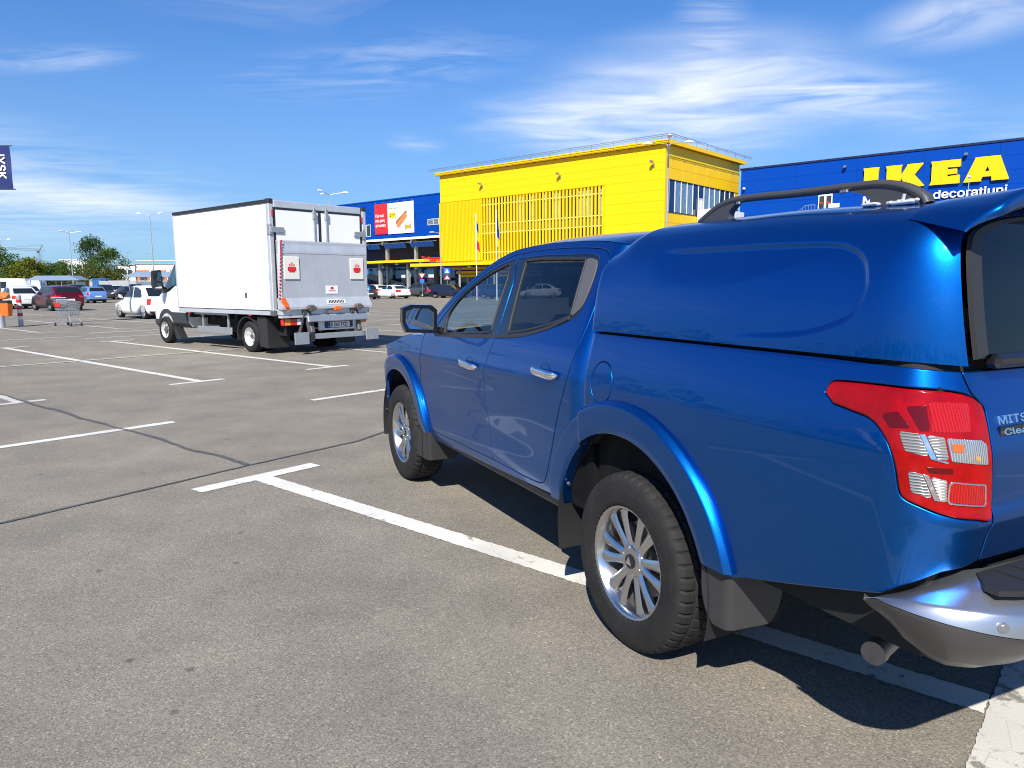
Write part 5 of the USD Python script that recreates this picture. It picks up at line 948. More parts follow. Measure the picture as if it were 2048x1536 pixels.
for y in (.50, -.78):
    part(TR, 'lift_arm', join([R(bx(0, 0, 0, .16, .11, .62, .02), .30, (0, 1, 0)).apply_translation((-.20, y, .74)), cyl((-.22, y + .13, .96), (-.05, y + .16, .42), .04), bx(-.28, y, 1.0, .14, .14, .14, .02), cyl((-.30, y - .1, 1.0), (-.30, y + .1, 1.0), .045)]), m_greyplas)
    part(TR, 'lift_pin', cyl((-.32, y - .12, 1.0), (-.32, y + .12, 1.0), .028), pbr('rust_%d' % int(y > 0), (.20, .09, .05), .7))
pl = part(TR, 'number_plate', span(-.275, -.267, -.53, .05, .555, .675, .003), m_plate, False)
tx = text3('B 365 FCD', .085, .004, True); v = tx.vertices.copy(); v[:, 0] = (v[:, 0] - v[:, 0].min()) / np.ptp(v[:, 0]) * .46; tx.vertices = np.c_[-.2755 - v[:, 2], -.01 - v[:, 0], .573 + v[:, 1]]; part(pl, 'plate_text', tx, m_ink, False)
part(pl, 'plate_band', span(-.2775, -.2755, .005, .048, .557, .673), m_euro, False); part(pl, 'plate_holder', join([bx(-.262, y, .615, .06, .08, .15, .02) for y in (.10, -.58)] + [span(-.265, -.255, -.56, .08, .54, .69)]), pbr('navy_plastic', (.01, .02, .06), .4))
for s in (-1, 1):
    tl2 = part(TR, 'tail_lamp', bx(-.10, s * .86, .705, .10, .52, .155, .02), m_red)
    part(tl2, 'indicator', bx(-.150, s * 1.00, .705, .008, .13, .13, .003), m_orangel); part(tl2, 'reversing_lamp', bx(-.150, s * .72, .705, .008, .09, .13, .003), m_lamphead)
    part(TR, 'buffer_plate', bx(-.40, s * .95 - .12, .36, .02, .36, .26, .005), m_galv); part(TR, 'buffer_arm', bx(-.28, s * .95 - .12, .37, .22, .1, .1), m_black)
part(TR, 'underrun_bar', span(-.34, -.28, -.95, .52, .32, .44, .01), m_galv); part(TR, 'bar_end', bx(-.32, .55, .37, .1, .16, .2, .02), m_black)
part(TR, 'chassis', join([span(-.1, 6.2, s * .42 - .05, s * .42 + .05, .50, .82) for s in (-1, 1)] + [span(x, x + .1, -1.1, 1.1, .72, .85) for x in np.arange(.1, 4.2, .55)] + [span(1.6, 4.0, -.35, .35, .42, .75), cyl((1.2, -.8, .35), (1.2, .8, .35), .08), T(trimesh.creation.icosphere(2, .18), 1.2, 0, .36), cyl((-.05, .72, .42), (.25, .5, .42), .09), bx(2.4, .55, .55, .8, .4, .35, .03), span(.05, .5, .2, .9, .40, .6)]), m_dark, False)
part(TR, 'side_guard', join([bx(2.78, 1.12, .445, 1.62, .04, .16, .01), bx(2.15, 1.10, .68, .07, .03, .40), bx(3.35, 1.10, .68, .07, .03, .40), bx(2.9, 1.13, .825, 1.6, .02, .04)]), m_galv); part(TR, 'side_guard', bx(2.78, -1.12, .445, 1.62, .04, .16, .01), m_galv)
def truck_tyre(): return revolve([(.205, -.10), (.23, -.112), (.29, -.115), (.325, -.105), (.345, -.085), (.350, -.05), (.350, .05), (.345, .085), (.325, .105), (.29, .115), (.23, .112), (.205, .10)], 56)
TT = truck_tyre()
def twheel(x, y, s, front_=False):
    w = thing_part(TR, 'wheel', (x, y, .35), 0 if s > 0 else 180); part(w, 'tyre', TT, m_rubber, 40)
    prof = [(.07, .05), (.12, .055), (.15, .02 if not front_ else .06), (.185, .06), (.205, .10), (.213, .105), (.213, .09), (.19, .0), (.12, -.06), (.0, -.06), (.0, .05)] if front_ else [(.065, .03), (.07, -.035), (.15, -.03), (.172, .0), (.190, .07), (.205, .10), (.213, .105), (.213, .09), (.195, -.02), (.15, -.08), (.0, -.08), (.0, .03)]
    part(w, 'rim', revolve(prof, 40), pbr('white_steel_rim', (.62, .62, .60), .35, metal=.3) if not stage.GetPrimAtPath(LK + 'white_steel_rim') else UsdShade.Material.Get(stage, LK + 'white_steel_rim'), 30)
    part(w, 'hub', join([cyl((0, .0, 0), (0, .09 if front_ else .05, 0), .075 if front_ else .055, n=20)] + [cyl((.105 * math.cos(a), .0, .105 * math.sin(a)), (.105 * math.cos(a), .075 if front_ else -.0, .105 * math.sin(a)), .016, n=6) for a in np.arange(6) * math.pi / 3]), m_greyplas)
    for a in np.arange(5) * 2 * math.pi / 5: part(w, 'vent_hole', T(cyl((.155 * math.cos(a), .045 if front_ else -.028, .155 * math.sin(a)), (.155 * math.cos(a), .062 if front_ else -.01, .155 * math.sin(a)), .022, n=12)), m_dark, False)
for s in (-1, 1):
    twheel(1.20, s * 1.03, s); twheel(1.20, s * .76, s); twheel(5.50, s * .97, s, True)
    ar = Point(0, 0).buffer(.455, quad_segs=16).difference(Point(0, 0).buffer(.425, quad_segs=16)).intersection(sbox(-.6, -.1, .6, .6)); part(TR, 'mudguard', T(side(ar, s * .70, s * 1.18), 1.20, 0, .36), m_black)
    part(TR, 'mud_flap', side([(.80, .80), (.44, .80), (.40, .16), (.44, .13), (.72, .16), (.80, .45)], s * 1.12, s * 1.16) if True else None, m_black, False); part(TR, 'rear_flap', span(.38, .41, s * .62, s * 1.17, .13, .78), m_black, False)
    part(TR, 'front_flap', side([(5.1, .45), (4.98, .45), (4.72, .16), (5.0, .14)], s * .85, s * 1.03), m_black, False)
# cab
def loft(stations):
    """Closed body through (x, half section points from bottom centre to top centre) stations."""
    L = []
    for x, pts in stations: h = np.array(pts, float); L.append(np.vstack([np.c_[np.full(len(h), x), h], np.c_[np.full(len(h) - 2, x), -h[-2:0:-1, 0], h[-2:0:-1, 1]]]))
    A = np.stack(L); k = A.shape[1]; n = len(A); V = np.vstack([A.reshape(-1, 3), A[0].mean(0), A[-1].mean(0)]); F = []
    for i in range(n - 1):
        for j in range(k): a, b, c, d = i * k + j, i * k + (j + 1) % k, (i + 1) * k + (j + 1) % k, (i + 1) * k + j; F += [(a, b, c), (a, c, d)]
    for j in range(k): F += [(n * k, (j + 1) % k, j), (n * k + 1, (n - 1) * k + j, (n - 1) * k + (j + 1) % k)]
    m = trimesh.Trimesh(V, F, process=False)
    if m.volume < 0: m.invert()
    return m
def csec(w, zb, zbelt, ztop, wr): return [(0, zb), (w * .9, zb), (w, zb + .12), (w, zbelt - .25), (w * .985, zbelt), (wr + (w * .985 - wr) * .5, (zbelt + ztop) / 2), (wr, ztop - .07), (wr - .08, ztop - .015), (0, ztop + .02)]
cabst = lambda o: loft([(4.36 - o, csec(.98 + o, .45 - o, 1.38, 2.17 + o, .86 + o)), (4.95, csec(1.0 + o, .45 - o, 1.36, 2.21 + o, .85 + o)), (5.25, csec(1.0 + o, .45 - o, 1.33, 2.12 + o, .84 + o)), (5.55, csec(1.0 + o, .45 - o, 1.30, 1.80 + o, .86 + o)), (5.88, csec(.99 + o, .42 - o, 1.22, 1.40 + o, .88 + o)), (6.15, csec(.96 + o, .40 - o, 1.12, 1.24 + o, .86 + o)), (6.38, csec(.90 + o, .40 - o, .98, 1.10 + o, .78 + o)), (6.47 + o, csec(.80 + o, .44 - o, .80, .92 + o, .66 + o))])
cb = mn(cabst(0)); cbig = mn(cabst(.008)); archc = m3.Manifold.batch_boolean([mn(cyl((5.50, s * .6, .36), (5.50, s * 1.3, .36), .44, n=40)) for s in (-1, 1)], m3.OpType.Add)
part(TR, 'cab_body', tm(cb - archc), m_white, 30)
def skin(big, small, region): return tm((big ^ mn(region)) - small)
for s in (-1, 1):
    rg = side([(4.40, 1.46), (4.42, 2.06), (4.9, 2.10), (5.18, 2.06), (5.62, 1.62), (5.88, 1.30), (5.60, 1.30), (5.3, 1.36), (5.0, 1.50)], s * .5, s * 1.3); part(TR, 'door_window', skin(cbig, cb, rg), m_gloss, 30)
    rg = side([(4.62, 1.52), (4.64, 2.0), (4.95, 2.0), (5.08, 1.96), (5.22, 1.80), (5.2, 1.52), (4.9, 1.50)], s * .5, s * 1.3); part(TR, 'window_glass', tm((mn(cabst(.014)) ^ mn(rg)) - cbig), pbr('cab_glass_%d' % (s > 0), (.03, .08, .09), .05, spec=.9), 30)
    rg = unary_union([sbox(4.36, .40, 5.2, .82), Point(5.5, .36).buffer(.54, quad_segs=16), sbox(5.9, .35, 6.6, .62)]).difference(Point(5.5, .36).buffer(.44, quad_segs=16)).intersection(sbox(4.3, .38, 6.6, 1.2)); part(TR, 'lower_cladding', tm((mn(cabst(.022)) ^ mn(side(rg, s * .5, s * 1.3))) - cb), m_greyplas if False else pbr('cab_cladding_%d' % (s > 0), (.035, .036, .04), .5), 30)
    part(TR, 'wing_mirror', join([hullpts([(5.38, s * 1.12, 1.42), (5.38, s * 1.34, 1.42), (5.38, s * 1.36, 1.86), (5.38, s * 1.16, 1.88), (5.50, s * 1.16, 1.5), (5.50, s * 1.32, 1.5), (5.50, s * 1.30, 1.8)], .03), hullpts([(5.42, s * 1.15, 1.45), (5.45, s * .95, 1.36), (5.6, s * .95, 1.32), (5.48, s * 1.15, 1.55)], .035)]), m_black)
    part(TR, 'mirror_lens', join([bx(5.345, s * 1.24, 1.74, .008, .17, .22, .003), bx(5.345, s * 1.24, 1.50, .008, .17, .13, .003)]), pbr('truck_mirror_%d' % (s > 0), (.6, .65, .7), .03, metal=1.0)); part(TR, 'headlight', skin(cbig, cb, side([(6.1, .98), (6.45, .80), (6.42, .70), (6.2, .78)], s * .4, s * 1.2)), m_lamphead, 30)
part(TR, 'windscreen', skin(cbig, cb, front([(-.72, 2.08), (.72, 2.08), (.84, 1.42), (-.84, 1.42)], 5.2, 6.0)), m_gloss, 30); part(TR, 'front_grille', skin(cbig, cb, front([(-.5, .9), (.5, .9), (.5, .5), (-.5, .5)], 6.3, 6.6)), m_black, 30)
# ------------------------------------------------------------------ parked cars
m_carglass = pbr('car_glass', (.012, .016, .020), .04, spec=.8); m_clad = pbr('car_cladding', (.03, .03, .032), .55); m_carrim = pbr('car_rim', (.60, .60, .61), .3, metal=.9)
def carsec(w, zb, zt, p=1.0): return [(0, zb), (w * .80, zb), (w * .93, zb + .07), (w * .995, zb + .20), (w, (zb + zt) * .55), (w * .985, zt - .13), (w * .955, zt - .05), (w * .89, zt - .008), (w * .5, zt + .012), (0, zt + .02)]
def ghsec(w, zb, zr, k): return [(0, zb), (w * .93, zb), (w * (.93 + (k - .93) * .55), zb + (zr - zb) * .55), (w * k, zr - .07 * min(1, (zr - zb) / .3)), (w * (k - .07), zr - .018), (w * .4, zr), (0, zr + .008)]
TYPES = {   # normalised length positions (nose = .5): lower body (x, bottom, top, width), glasshouse (x, height share), side windows, roof share
 'sedan': dict(low=[(.5, .30, .55, .62), (.485, .22, .64, .80), (.45, .19, .69, .92), (.36, .17, .76, .98), (.22, .17, .90, 1), (.0, .17, .93, 1), (-.25, .17, .95, 1), (-.36, .18, .99, .98), (-.46, .22, .99, .92), (-.49, .26, .93, .82), (-.5, .34, .80, .70)], gh=[(.25, 0), (.16, .42), (.07, .86), (.02, .98), (-.06, 1), (-.16, .97), (-.24, .82), (-.33, .36), (-.39, 0)], wins=[[(.195, .06), (.06, .78), (-.03, .86), (-.03, .06)], [(-.05, .06), (-.05, .86), (-.13, .84), (-.22, .62), (-.265, .16), (-.24, .06)]]),
 'hatch': dict(low=[(.5, .30, .58, .66), (.48, .22, .68, .84), (.44, .19, .75, .93), (.35, .17, .83, .98), (.24, .17, .93, 1), (.0, .17, .95, 1), (-.25, .17, .98, 1), (-.40, .18, 1.0, .97), (-.475, .22, .98, .92), (-.495, .28, .88, .86), (-.5, .38, .70, .80)], gh=[(.28, 0), (.18, .48), (.09, .88), (.03, .98), (-.08, 1), (-.25, .97), (-.37, .90), (-.43, .50), (-.482, 0)], wins=[[(.215, .06), (.075, .78), (-.03, .86), (-.03, .06)], [(-.05, .06), (-.05, .86), (-.21, .83), (-.27, .60), (-.265, .06)], [(-.285, .12), (-.285, .62), (-.24, .80), (-.34, .70), (-.37, .30)]]),
 'suv': dict(low=[(.5, .34, .66, .66), (.485, .26, .78, .84), (.45, .24, .86, .93), (.36, .22, .94, .98), (.24, .22, 1.02, 1), (.0, .22, 1.04, 1), (-.25, .22, 1.07, 1), (-.40, .24, 1.08, .98), (-.475, .28, 1.06, .93), (-.495, .34, .96, .86), (-.5, .42, .78, .80)], gh=[(.27, 0), (.18, .45), (.10, .85), (.04, .97), (-.06, 1), (-.25, .97), (-.38, .90), (-.44, .50), (-.485, 0)], wins=[[(.21, .08), (.085, .76), (-.02, .84), (-.02, .08)], [(-.04, .08), (-.04, .84), (-.20, .82), (-.265, .62), (-.26, .08)], [(-.28, .14), (-.28, .62), (-.25, .79), (-.35, .68), (-.385, .34)]]),
 'wagon': dict(low=[(.5, .30, .56, .62), (.485, .22, .66, .82), (.45, .19, .72, .92), (.36, .17, .79, .98), (.24, .17, .91, 1), (.0, .17, .93, 1), (-.25, .17, .96, 1), (-.40, .18, .98, .98), (-.475, .22, .97, .92), (-.495, .26, .88, .86), (-.5, .36, .72, .80)], gh=[(.26, 0), (.17, .45), (.09, .86), (.03, .98), (-.06, 1), (-.25, .98), (-.38, .90), (-.44, .55), (-.485, 0)], wins=[[(.205, .06), (.075, .78), (-.02, .86), (-.02, .06)], [(-.035, .06), (-.035, .86), (-.21, .83), (-.235, .06)], [(-.25, .08), (-.235, .82), (-.35, .74), (-.40, .28), (-.36, .08)]]),
 'van': dict(low=[(.5, .32, .75, .70), (.485, .24, .95, .86), (.45, .22, 1.05, .94), (.38, .22, 1.15, .98), (.28, .22, 1.22, 1), (.0, .22, 1.22, 1), (-.3, .22, 1.22, 1), (-.485, .24, 1.22, .98), (-.5, .30, 1.18, .95)], gh=[(.33, 0), (.26, .40), (.18, .82), (.12, .96), (.02, 1), (-.3, 1), (-.47, .97), (-.492, .55), (-.498, 0)], wins=[[(.29, .06), (.19, .62), (.10, .68), (.10, .06)], [(.08, .06), (.08, .68), (-.12, .68), (-.12, .06)]]),
}
_mats = {}
def carpaint(c, metal=.4):
    k = tuple(c) + (metal,)
    if k not in _mats: _mats[k] = paint('car_paint_%d' % len(_mats), c, metal, .35)
    return _mats[k]
def car_wheel(par, x, y, s, r, dark=False):
    w = thing_part(par, 'wheel', (x, y, r), 0 if s > 0 else 180); q = r * .66
    part(w, 'tyre', revolve([(q, -.09), (r * .8, -.105), (r * .95, -.095), (r, -.07), (r, .07), (r * .95, .095), (r * .8, .105), (q, .09)], 28), m_rubber, 40)
    arms = [R(bx(q * .5, .075, 0, q * .95, .025, .07 if k % 2 else .05, .006), a, (0, 1, 0)) for k, a in enumerate(np.arange(10) * 2 * math.pi / 10 + .15)]
    part(w, 'rim', join(arms + [revolve([(q * .93, .03), (q * .93, .09), (q * 1.02, .095), (q * 1.02, .03)], 28), cyl((0, .05, 0), (0, .095, 0), q * .22, n=12)]), m_gloss if dark else m_carrim, 30); part(w, 'brake', cyl((0, -.05, 0), (0, .03, 0), q * .92, n=20), m_dark, False)
def car(name, label, kind, col, loc, heading, L, Wd, H, wb=None, metal=.4, clad=False, group=None, dark_rims=False, cat='car', tail=None, plate=True, wr=.32):
    t = thing(name, label, cat, loc, heading, group); K = TYPES[kind]; hz = 1.0; w0 = Wd / 2; wb = wb or L * .605; xo = .012 * L
    belt0 = np.interp(0, [p[0] for p in K['low']][::-1], [p[2] for p in K['low']][::-1])
    def lower(o): return loft([(x * L + (o if x > .49 else -o if x < -.49 else 0), carsec(w0 * w + o, zb - o, zt + o)) for x, zb, zt, w in K['low'][::-1]])
    def ztop(x): return np.interp(x, [p[0] for p in K['low']][::-1], [p[2] for p in K['low']][::-1])
    def house(o):
        st = []
        for x, h in K['gh'][::-1]:
            zb = ztop(x) - .06; zr = max(zb + .05, ztop(x) + (H - ztop(0.0)) * h + (ztop(0.0) - ztop(x)) * h); st.append((x * L, ghsec(w0 * (1 if abs(x) < .4 else .97) + o, zb - .02, zr + o, (.78 if kind != 'van' else .88) + .12 * (1 - h))))
        return loft(st)
    lo, hi = mn(lower(0)), mn(house(0)); lob, hib = mn(lower(.007)), mn(house(.007)); arches = m3.Manifold.batch_boolean([mn(cyl((x, s * (w0 - .28), wr), (x, s * (w0 + .3), wr), wr + .055, n=28)) for x in (-wb / 2 - xo + .02 * L, wb / 2 - xo + .02 * L) for s in (-1, 1)], m3.OpType.Add)
    cp_ = carpaint(col, metal); part(t, 'body', tm((lo + hi) - arches), cp_, 32); h0 = ztop(0.0); hh = H - h0; both_ = lo + hi
    for s in (-1, 1):
        for k, wp in enumerate(K['wins']): part(t, 'side_window', tm((hib ^ mn(side([(x * L, h0 + z * hh - .0) for x, z in wp], s * .2, s * 1.5))) - both_), m_carglass, 30)
        z1 = ztop(-.46); part(t, 'tail_lamp', tm((lob ^ mn(front(*((tail or [(.55, -.10), (1.1, -.06), (1.1, -.32), (.62, -.28)]), ) and [Polygon([(s * a * w0, z1 + b) for a, b in (tail or [(.55, -.10), (1.1, -.06), (1.1, -.32), (.62, -.28)])]), -.52 * L, -.41 * L]))) - both_), m_red, 30)
        zf = ztop(.46); part(t, 'headlight', tm((lob ^ mn(front(Polygon([(s * a * w0, zf + b) for a, b in [(.50, -.12), (1.0, .02), (1.0, -.12), (.62, -.20)]]), .40 * L, .52 * L))) - both_), m_lamphead, 30)
        part(t, 'door_mirror', hullpts([(.20 * L, s * (w0 - .02), h0 + .03), (.19 * L, s * (w0 + .14), h0 + .05), (.19 * L, s * (w0 + .14), h0 + .16), (.21 * L, s * (w0 + .02), h0 + .14)], .03), cp_ if not clad else m_gloss); 
        if kind != 'van':
            for xh in (-.02, -.22): part(t, 'door_handle', bx(xh * L, s * (w0 * .99), h0 - .17, .18, .03, .025, .008), cp_)
    part(t, 'windscreen', tm((hib ^ mn(front([(-w0 * .70, H - .10), (w0 * .70, H - .10), (w0 * .84, h0 + .02), (-w0 * .84, h0 + .02)], .02 * L if kind != 'van' else .13 * L, .4 * L))) - both_), m_carglass, 30)
    xr = -.17 * L if kind == 'sedan' else -.37 * L
    if kind != 'van': part(t, 'rear_window', tm((hib ^ mn(front([(-w0 * .64, H - .13), (w0 * .64, H - .13), (w0 * .78, h0 + .10), (-w0 * .78, h0 + .10)], -.5 * L, xr))) - both_), m_carglass, 30)
    zr = ztop(-.5); pz = zr - .10 if kind in ('sedan', 'suv', 'wagon') else zr - .12
    if plate: part(t, 'number_plate', bx(-.5 * L - .006, 0, pz, .015, .52, .11), m_plate, False)
    part(t, 'rear_bumper', tm((mn(lower(.012)) ^ mn(front([(-w0 * 1.05, .20), (w0 * 1.05, .20), (w0 * 1.05, .36), (-w0 * 1.05, .36)], -.52 * L, -.44 * L))) - both_), m_clad, 30); part(t, 'grille', tm((lob ^ mn(front([(-w0 * .5, .62), (w0 * .5, .62), (w0 * .55, .32), (-w0 * .55, .32)], .47 * L, .52 * L))) - both_), m_clad, 30)
    if clad or kind == 'suv':
        for s in (-1, 1):
            rg = unary_union([sbox(-.46 * L, .1, .46 * L, .36 if clad else .30)] + [Point(x, wr).buffer(wr + (.13 if clad else .09), quad_segs=10) for x in (-wb / 2 + .008 * L, wb / 2 + .008 * L)]); part(t, 'cladding', tm((mn(lower(.012)) ^ mn(side(rg, s * .3, s * 1.5))) - both_ - arches), m_clad, 30)
    part(t, 'underbody', span(-.42 * L, .42 * L, -w0 * .7, w0 * .7, .16, .4), m_dark, False)
    for x in (-wb / 2 + .008 * L, wb / 2 + .008 * L):
        for s in (-1, 1): car_wheel(t, x, s * (w0 - .12), s, wr, dark_rims)
    CARS.append(t); return t
CARS = []
GR = 'cars parked in the rows of the lot'
WHT, DGR, NAV = (.78, .78, .77), (.035, .037, .042), (.012, .018, .05)
car('crossover', 'dark red crossover with black wheel arch cladding behind the shopping cart', 'suv', (.13, .003, .006), (-28.6, 46.3, 0), 140, 4.40, 1.80, 1.54, 2.655, .5, True, GR, wr=.34, tail=[(.50, -.12), (1.1, -.16), (1.1, -.30), (.60, -.22)])
car('hatchback', 'light blue hatchback with high red tail lamps, behind the red crossover', 'hatch', (.16, .32, .66), (-38.3, 67.0, 0), 138, 3.84, 1.66, 1.48, 2.46, .4, False, GR, wr=.30, tail=[(.80, .22), (1.0, .22), (1.06, -.28), (.84, -.24)])
car('sedan', 'white compact sedan with black side strips, half hidden by the truck cab', 'sedan', WHT, (-17.2, 34.9, 0), 139, 4.25, 1.74, 1.53, 2.70, .0, False, GR, wr=.31, tail=[(.86, -.08), (1.1, -.08), (1.1, -.34), (.90, -.34)])
car('sedan', 'white sedan with its tail towards us beside the striped bollard', 'sedan', WHT, at(40, 51), 138, 4.35, 1.73, 1.52, 2.63, .0, False, GR)
car('crossover', 'white crossover just behind the leftmost white sedan', 'suv', WHT, at(58, 69), 318, 4.4, 1.80, 1.62, None, .0, False, GR)
car('delivery_van', 'white high roof van at the left edge of the photo', 'van', WHT, at(8, 90), 200, 5.6, 2.0, 2.5, 3.4, .0, False, GR, cat='van'); car('delivery_van', 'white van parked right of the other high roof van', 'van', (.72, .73, .74), at(46, 93), 190, 5.2, 1.95, 2.35, 3.2, .0, False, GR, cat='van')
car('suv', 'dark grey suv mostly hidden behind the red crossover', 'suv', DGR, at(147, 75), 138, 4.5, 1.85, 1.68, None, .4, False, GR)
car('crossover', 'dark grey crossover facing us, right of the light blue hatchback', 'suv', (.06, .06, .068), at(213, 82), 300, 4.5, 1.80, 1.66, None, .5, False, GR)
car('crossover', 'white crossover facing us beside the dark grey one', 'suv', WHT, at(234, 89), 308, 4.4, 1.80, 1.64, None, .0, False, GR)
car('hatchback', 'black hatchback behind the white crossover that faces us', 'hatch', (.012, .012, .014), at(256, 97), 318, 4.1, 1.75, 1.47, None, .3, False, GR)
car('suv', 'dark blue suv with roof bars near the grey metal fence', 'suv', (.018, .022, .05), at(274, 91), 300, 4.7, 1.88, 1.72, None, .4, False, GR)
car('sedan', 'dark grey sedan above the roof of the half hidden white sedan', 'sedan', DGR, at(262, 84), 318, 4.6, 1.82, 1.45, None, .4, False, GR)
car('hatchback', 'dark grey hatchback cut by the right edge of the box truck', 'hatch', (.05, .052, .058), at(727, 75.5), 125, 4.0, 1.72, 1.48, None, .5, False, GR)
car('sedan', 'white sporty sedan with black rims, in front of the store', 'sedan', WHT, at(786, 78), 134, 4.63, 1.82, 1.43, 2.81, .0, False, GR, dark_rims=True, wr=.33)
car('hatchback', 'white hatchback showing only its roof behind the sporty white sedan', 'hatch', WHT, at(748, 94), 139, 4.1, 1.75, 1.47, None, .0, False, GR)
car('suv', 'white suv behind the trunk of the sporty white sedan', 'suv', WHT, at(812, 96), 325, 4.4, 1.80, 1.62, None, .0, False, GR)
car('suv', 'grey suv with silver rims next to the navy wagon', 'suv', (.10, .10, .105), at(842, 87), 139, 4.43, 1.81, 1.68, 2.60, .6, False, GR, wr=.35)
car('hatchback', 'white hatchback hidden behind the grey suv roof', 'hatch', WHT, at(868, 99), 139, 4.1, 1.75, 1.5, None, .0, False, GR)
car('station_wagon', 'dark navy wagon pointing right, left of the pickup windscreen', 'wagon', NAV, at(902, 79), 332, 4.72, 1.84, 1.48, 2.80, .4, False, GR, wr=.33)
car('passenger_van', 'silver passenger van below the entrance canopy', 'van', (.40, .41, .42), at(938, 92), 320, 4.9, 1.93, 1.95, 3.0, .5, False, GR, cat='van')
car('sedan', 'dark blue sedan seen through the front side window of the pickup', 'wagon', (.02, .04, .10), at(1000, 75), 330, 4.6, 1.82, 1.46, None, .4, False, GR)
car('sedan', 'white sedan seen through the tinted rear side window of the pickup', 'sedan', WHT, at(1078, 74), 195, 4.4, 1.76, 1.47, None, .0, False, GR)
# ------------------------------------------------------------------ lamp posts
def lamp_post(name, label, loc, H, rot, heads=3, arm=1.15, group='tall parking lot lamp posts'):
    t = thing(name, label, 'lamp post', loc, rot, group)
    part(t, 'pole', join([cyl((0, 0, 0), (0, 0, H * .35), .095, .085, 12), cyl((0, 0, H * .35), (0, 0, H - .15), .078, .05, 12)]), m_poleg); part(t, 'base_plate', bx(0, 0, .02, .4, .4, .04), m_galv, False)
    for k in range(heads):
        a = k * 2 * math.pi / heads if heads != 2 else k * math.pi; c, s = math.cos(a), math.sin(a)
        part(t, 'arm', tube([(0, 0, H - .2), (.15 * c, .15 * s, H - .05), (arm * c, arm * s, H + .12)], .028), m_poleg)
        h = hullpts([(arm - .05, -.05, .10), (arm - .05, .05, .10), (arm + .25, -.13, .10), (arm + .25, .13, .10), (arm + .62, -.09, .14), (arm + .62, .09, .14), (arm + .2, 0, .22), (arm + .5, 0, .22)], .02)
        part(t, 'lamp_head', R(T(h, 0, 0, H), a, (0, 0, 1)), m_lamphead, 40)
    return t
L0 = lamp_post('lamp_post', 'lamp post with three white heads rising before the yellow block corner', at(1331, 46.5), 10.0, 20)
lamp_post('lamp_post', 'lamp post with a small dark banner, left of the tall tree', at(150, 119), 10.0, 15)
lamp_post('lamp_post', 'lamp post at the left edge above the white vans', at(13, 137), 10.0, 5)
lamp_post('lamp_post', 'lamp post standing just left of the truck box', at(312, 90), 10.0, 170, heads=2)
lamp_post('lamp_post', 'lamp post whose heads peek over the truck roof', at(668, 71), 10.0, 10)
t = thing('floodlight_mast', 'thin mast with two small floodlights before the large yellow sign letters', 'lamp post', at(1921, 61), 40); part(t, 'pole', cyl((0, 0, 0), (0, 0, 9.8), .05, .03, 8), m_poleg); part(t, 'crossbar', bx(0, 0, 9.75, .40, .05, .05), m_poleg, False)
for x in (-.16, .16): part(t, 'floodlight', bx(x, 0, 9.86, .20, .14, .14, .03), m_lamphead)
t = thing('lamp_post', 'slim single arm lamp post before the entrance lettering', 'lamp post', at(884, 80), 150); part(t, 'pole', cyl((0, 0, 0), (0, 0, 6.7), .06, .04, 10), m_poleg); part(t, 'arm', tube(curve([(0, 0, 6.7), (.3, 0, 6.95), (.9, 0, 7.05)], 4), .03), m_poleg); part(t, 'lamp_head', bx(1.1, 0, 7.05, .55, .16, .08, .02), m_lamphead)
for px, d, H, lb in ((92, 190, 8, 'thin pole among the trees left of the cart shelter'), (118, 180, 7.2, 'thin pole above the cart shelter ridge'), (128, 185, 7.4, 'thin pole beside the white apartment block'), (165, 170, 7.0, 'thin pole at the foot of the tall tree'), (217, 180, 8.6, 'thin pole right of the tall tree trunk'), (229, 175, 8.0, 'thin pole left of the white and orange building'), (262, 200, 10.5, 'thin lamp pole above the white and orange building'), (300, 205, 10.4, 'thin lamp pole beside the truck cab roof')):
    t = thing('thin_pole', lb, 'pole', at(px, d), 40); part(t, 'pole', cyl((0, 0, 0), (0, 0, H), .09, .06, 8), m_poleg); part(t, 'lamp_head', bx(.35, 0, H, 1.1, .25, .12, .03), m_poleg)
# near pole with banner and bins
BP = np.array([-18.98, 27.25, 0.0])
t = thing('banner_pole', 'thick grey pole at the left edge carrying a navy banner', 'pole', BP); part(t, 'pole', cyl((0, 0, 0), (0, 0, 8.5), .10, .08, 20), m_poleg); part(t, 'base_collar', cyl((0, 0, 0), (0, 0, .55), .125, .12, 20), m_poleg); part(t, 'cable_box_door', bx(.0, -.105, 1.0, .09, .02, .3, .005), m_galv)
for z in (5.0, 6.53): part(t, 'banner_arm', cyl((0, 0, z), (1.02, 0, z), .018, n=8), m_black)
m_bann = pbr('banner_navy', (.008, .018, .11), .6)
t = thing('banner', 'navy banner with white lettering at the top left edge', 'banner', BP + [0, 0, 0], -2)
g_ = np.array([[[x, .012 * math.sin(z * 5 + x * 3), z] for z in np.linspace(5.0, 6.52, 16)] for x in np.linspace(.10, .96, 8)]); part(t, 'cloth', gridmesh(g_), m_bann, True)
tx = text3('JYSK', .30, .004, True); v = tx.vertices - tx.vertices.mean(0); v *= [.98 / np.ptp(v[:, 0]), 1, 1]; tx.vertices = np.c_[.60 + v[:, 1], -.022 - v[:, 2], 5.82 - v[:, 0]]; part(t, 'lettering', tx, m_lamphead, False)
t = thing('litter_bin', 'orange litter bin hung on the banner pole beside the striped bollard', 'litter bin', BP + [.27, -.06, 0], 0)
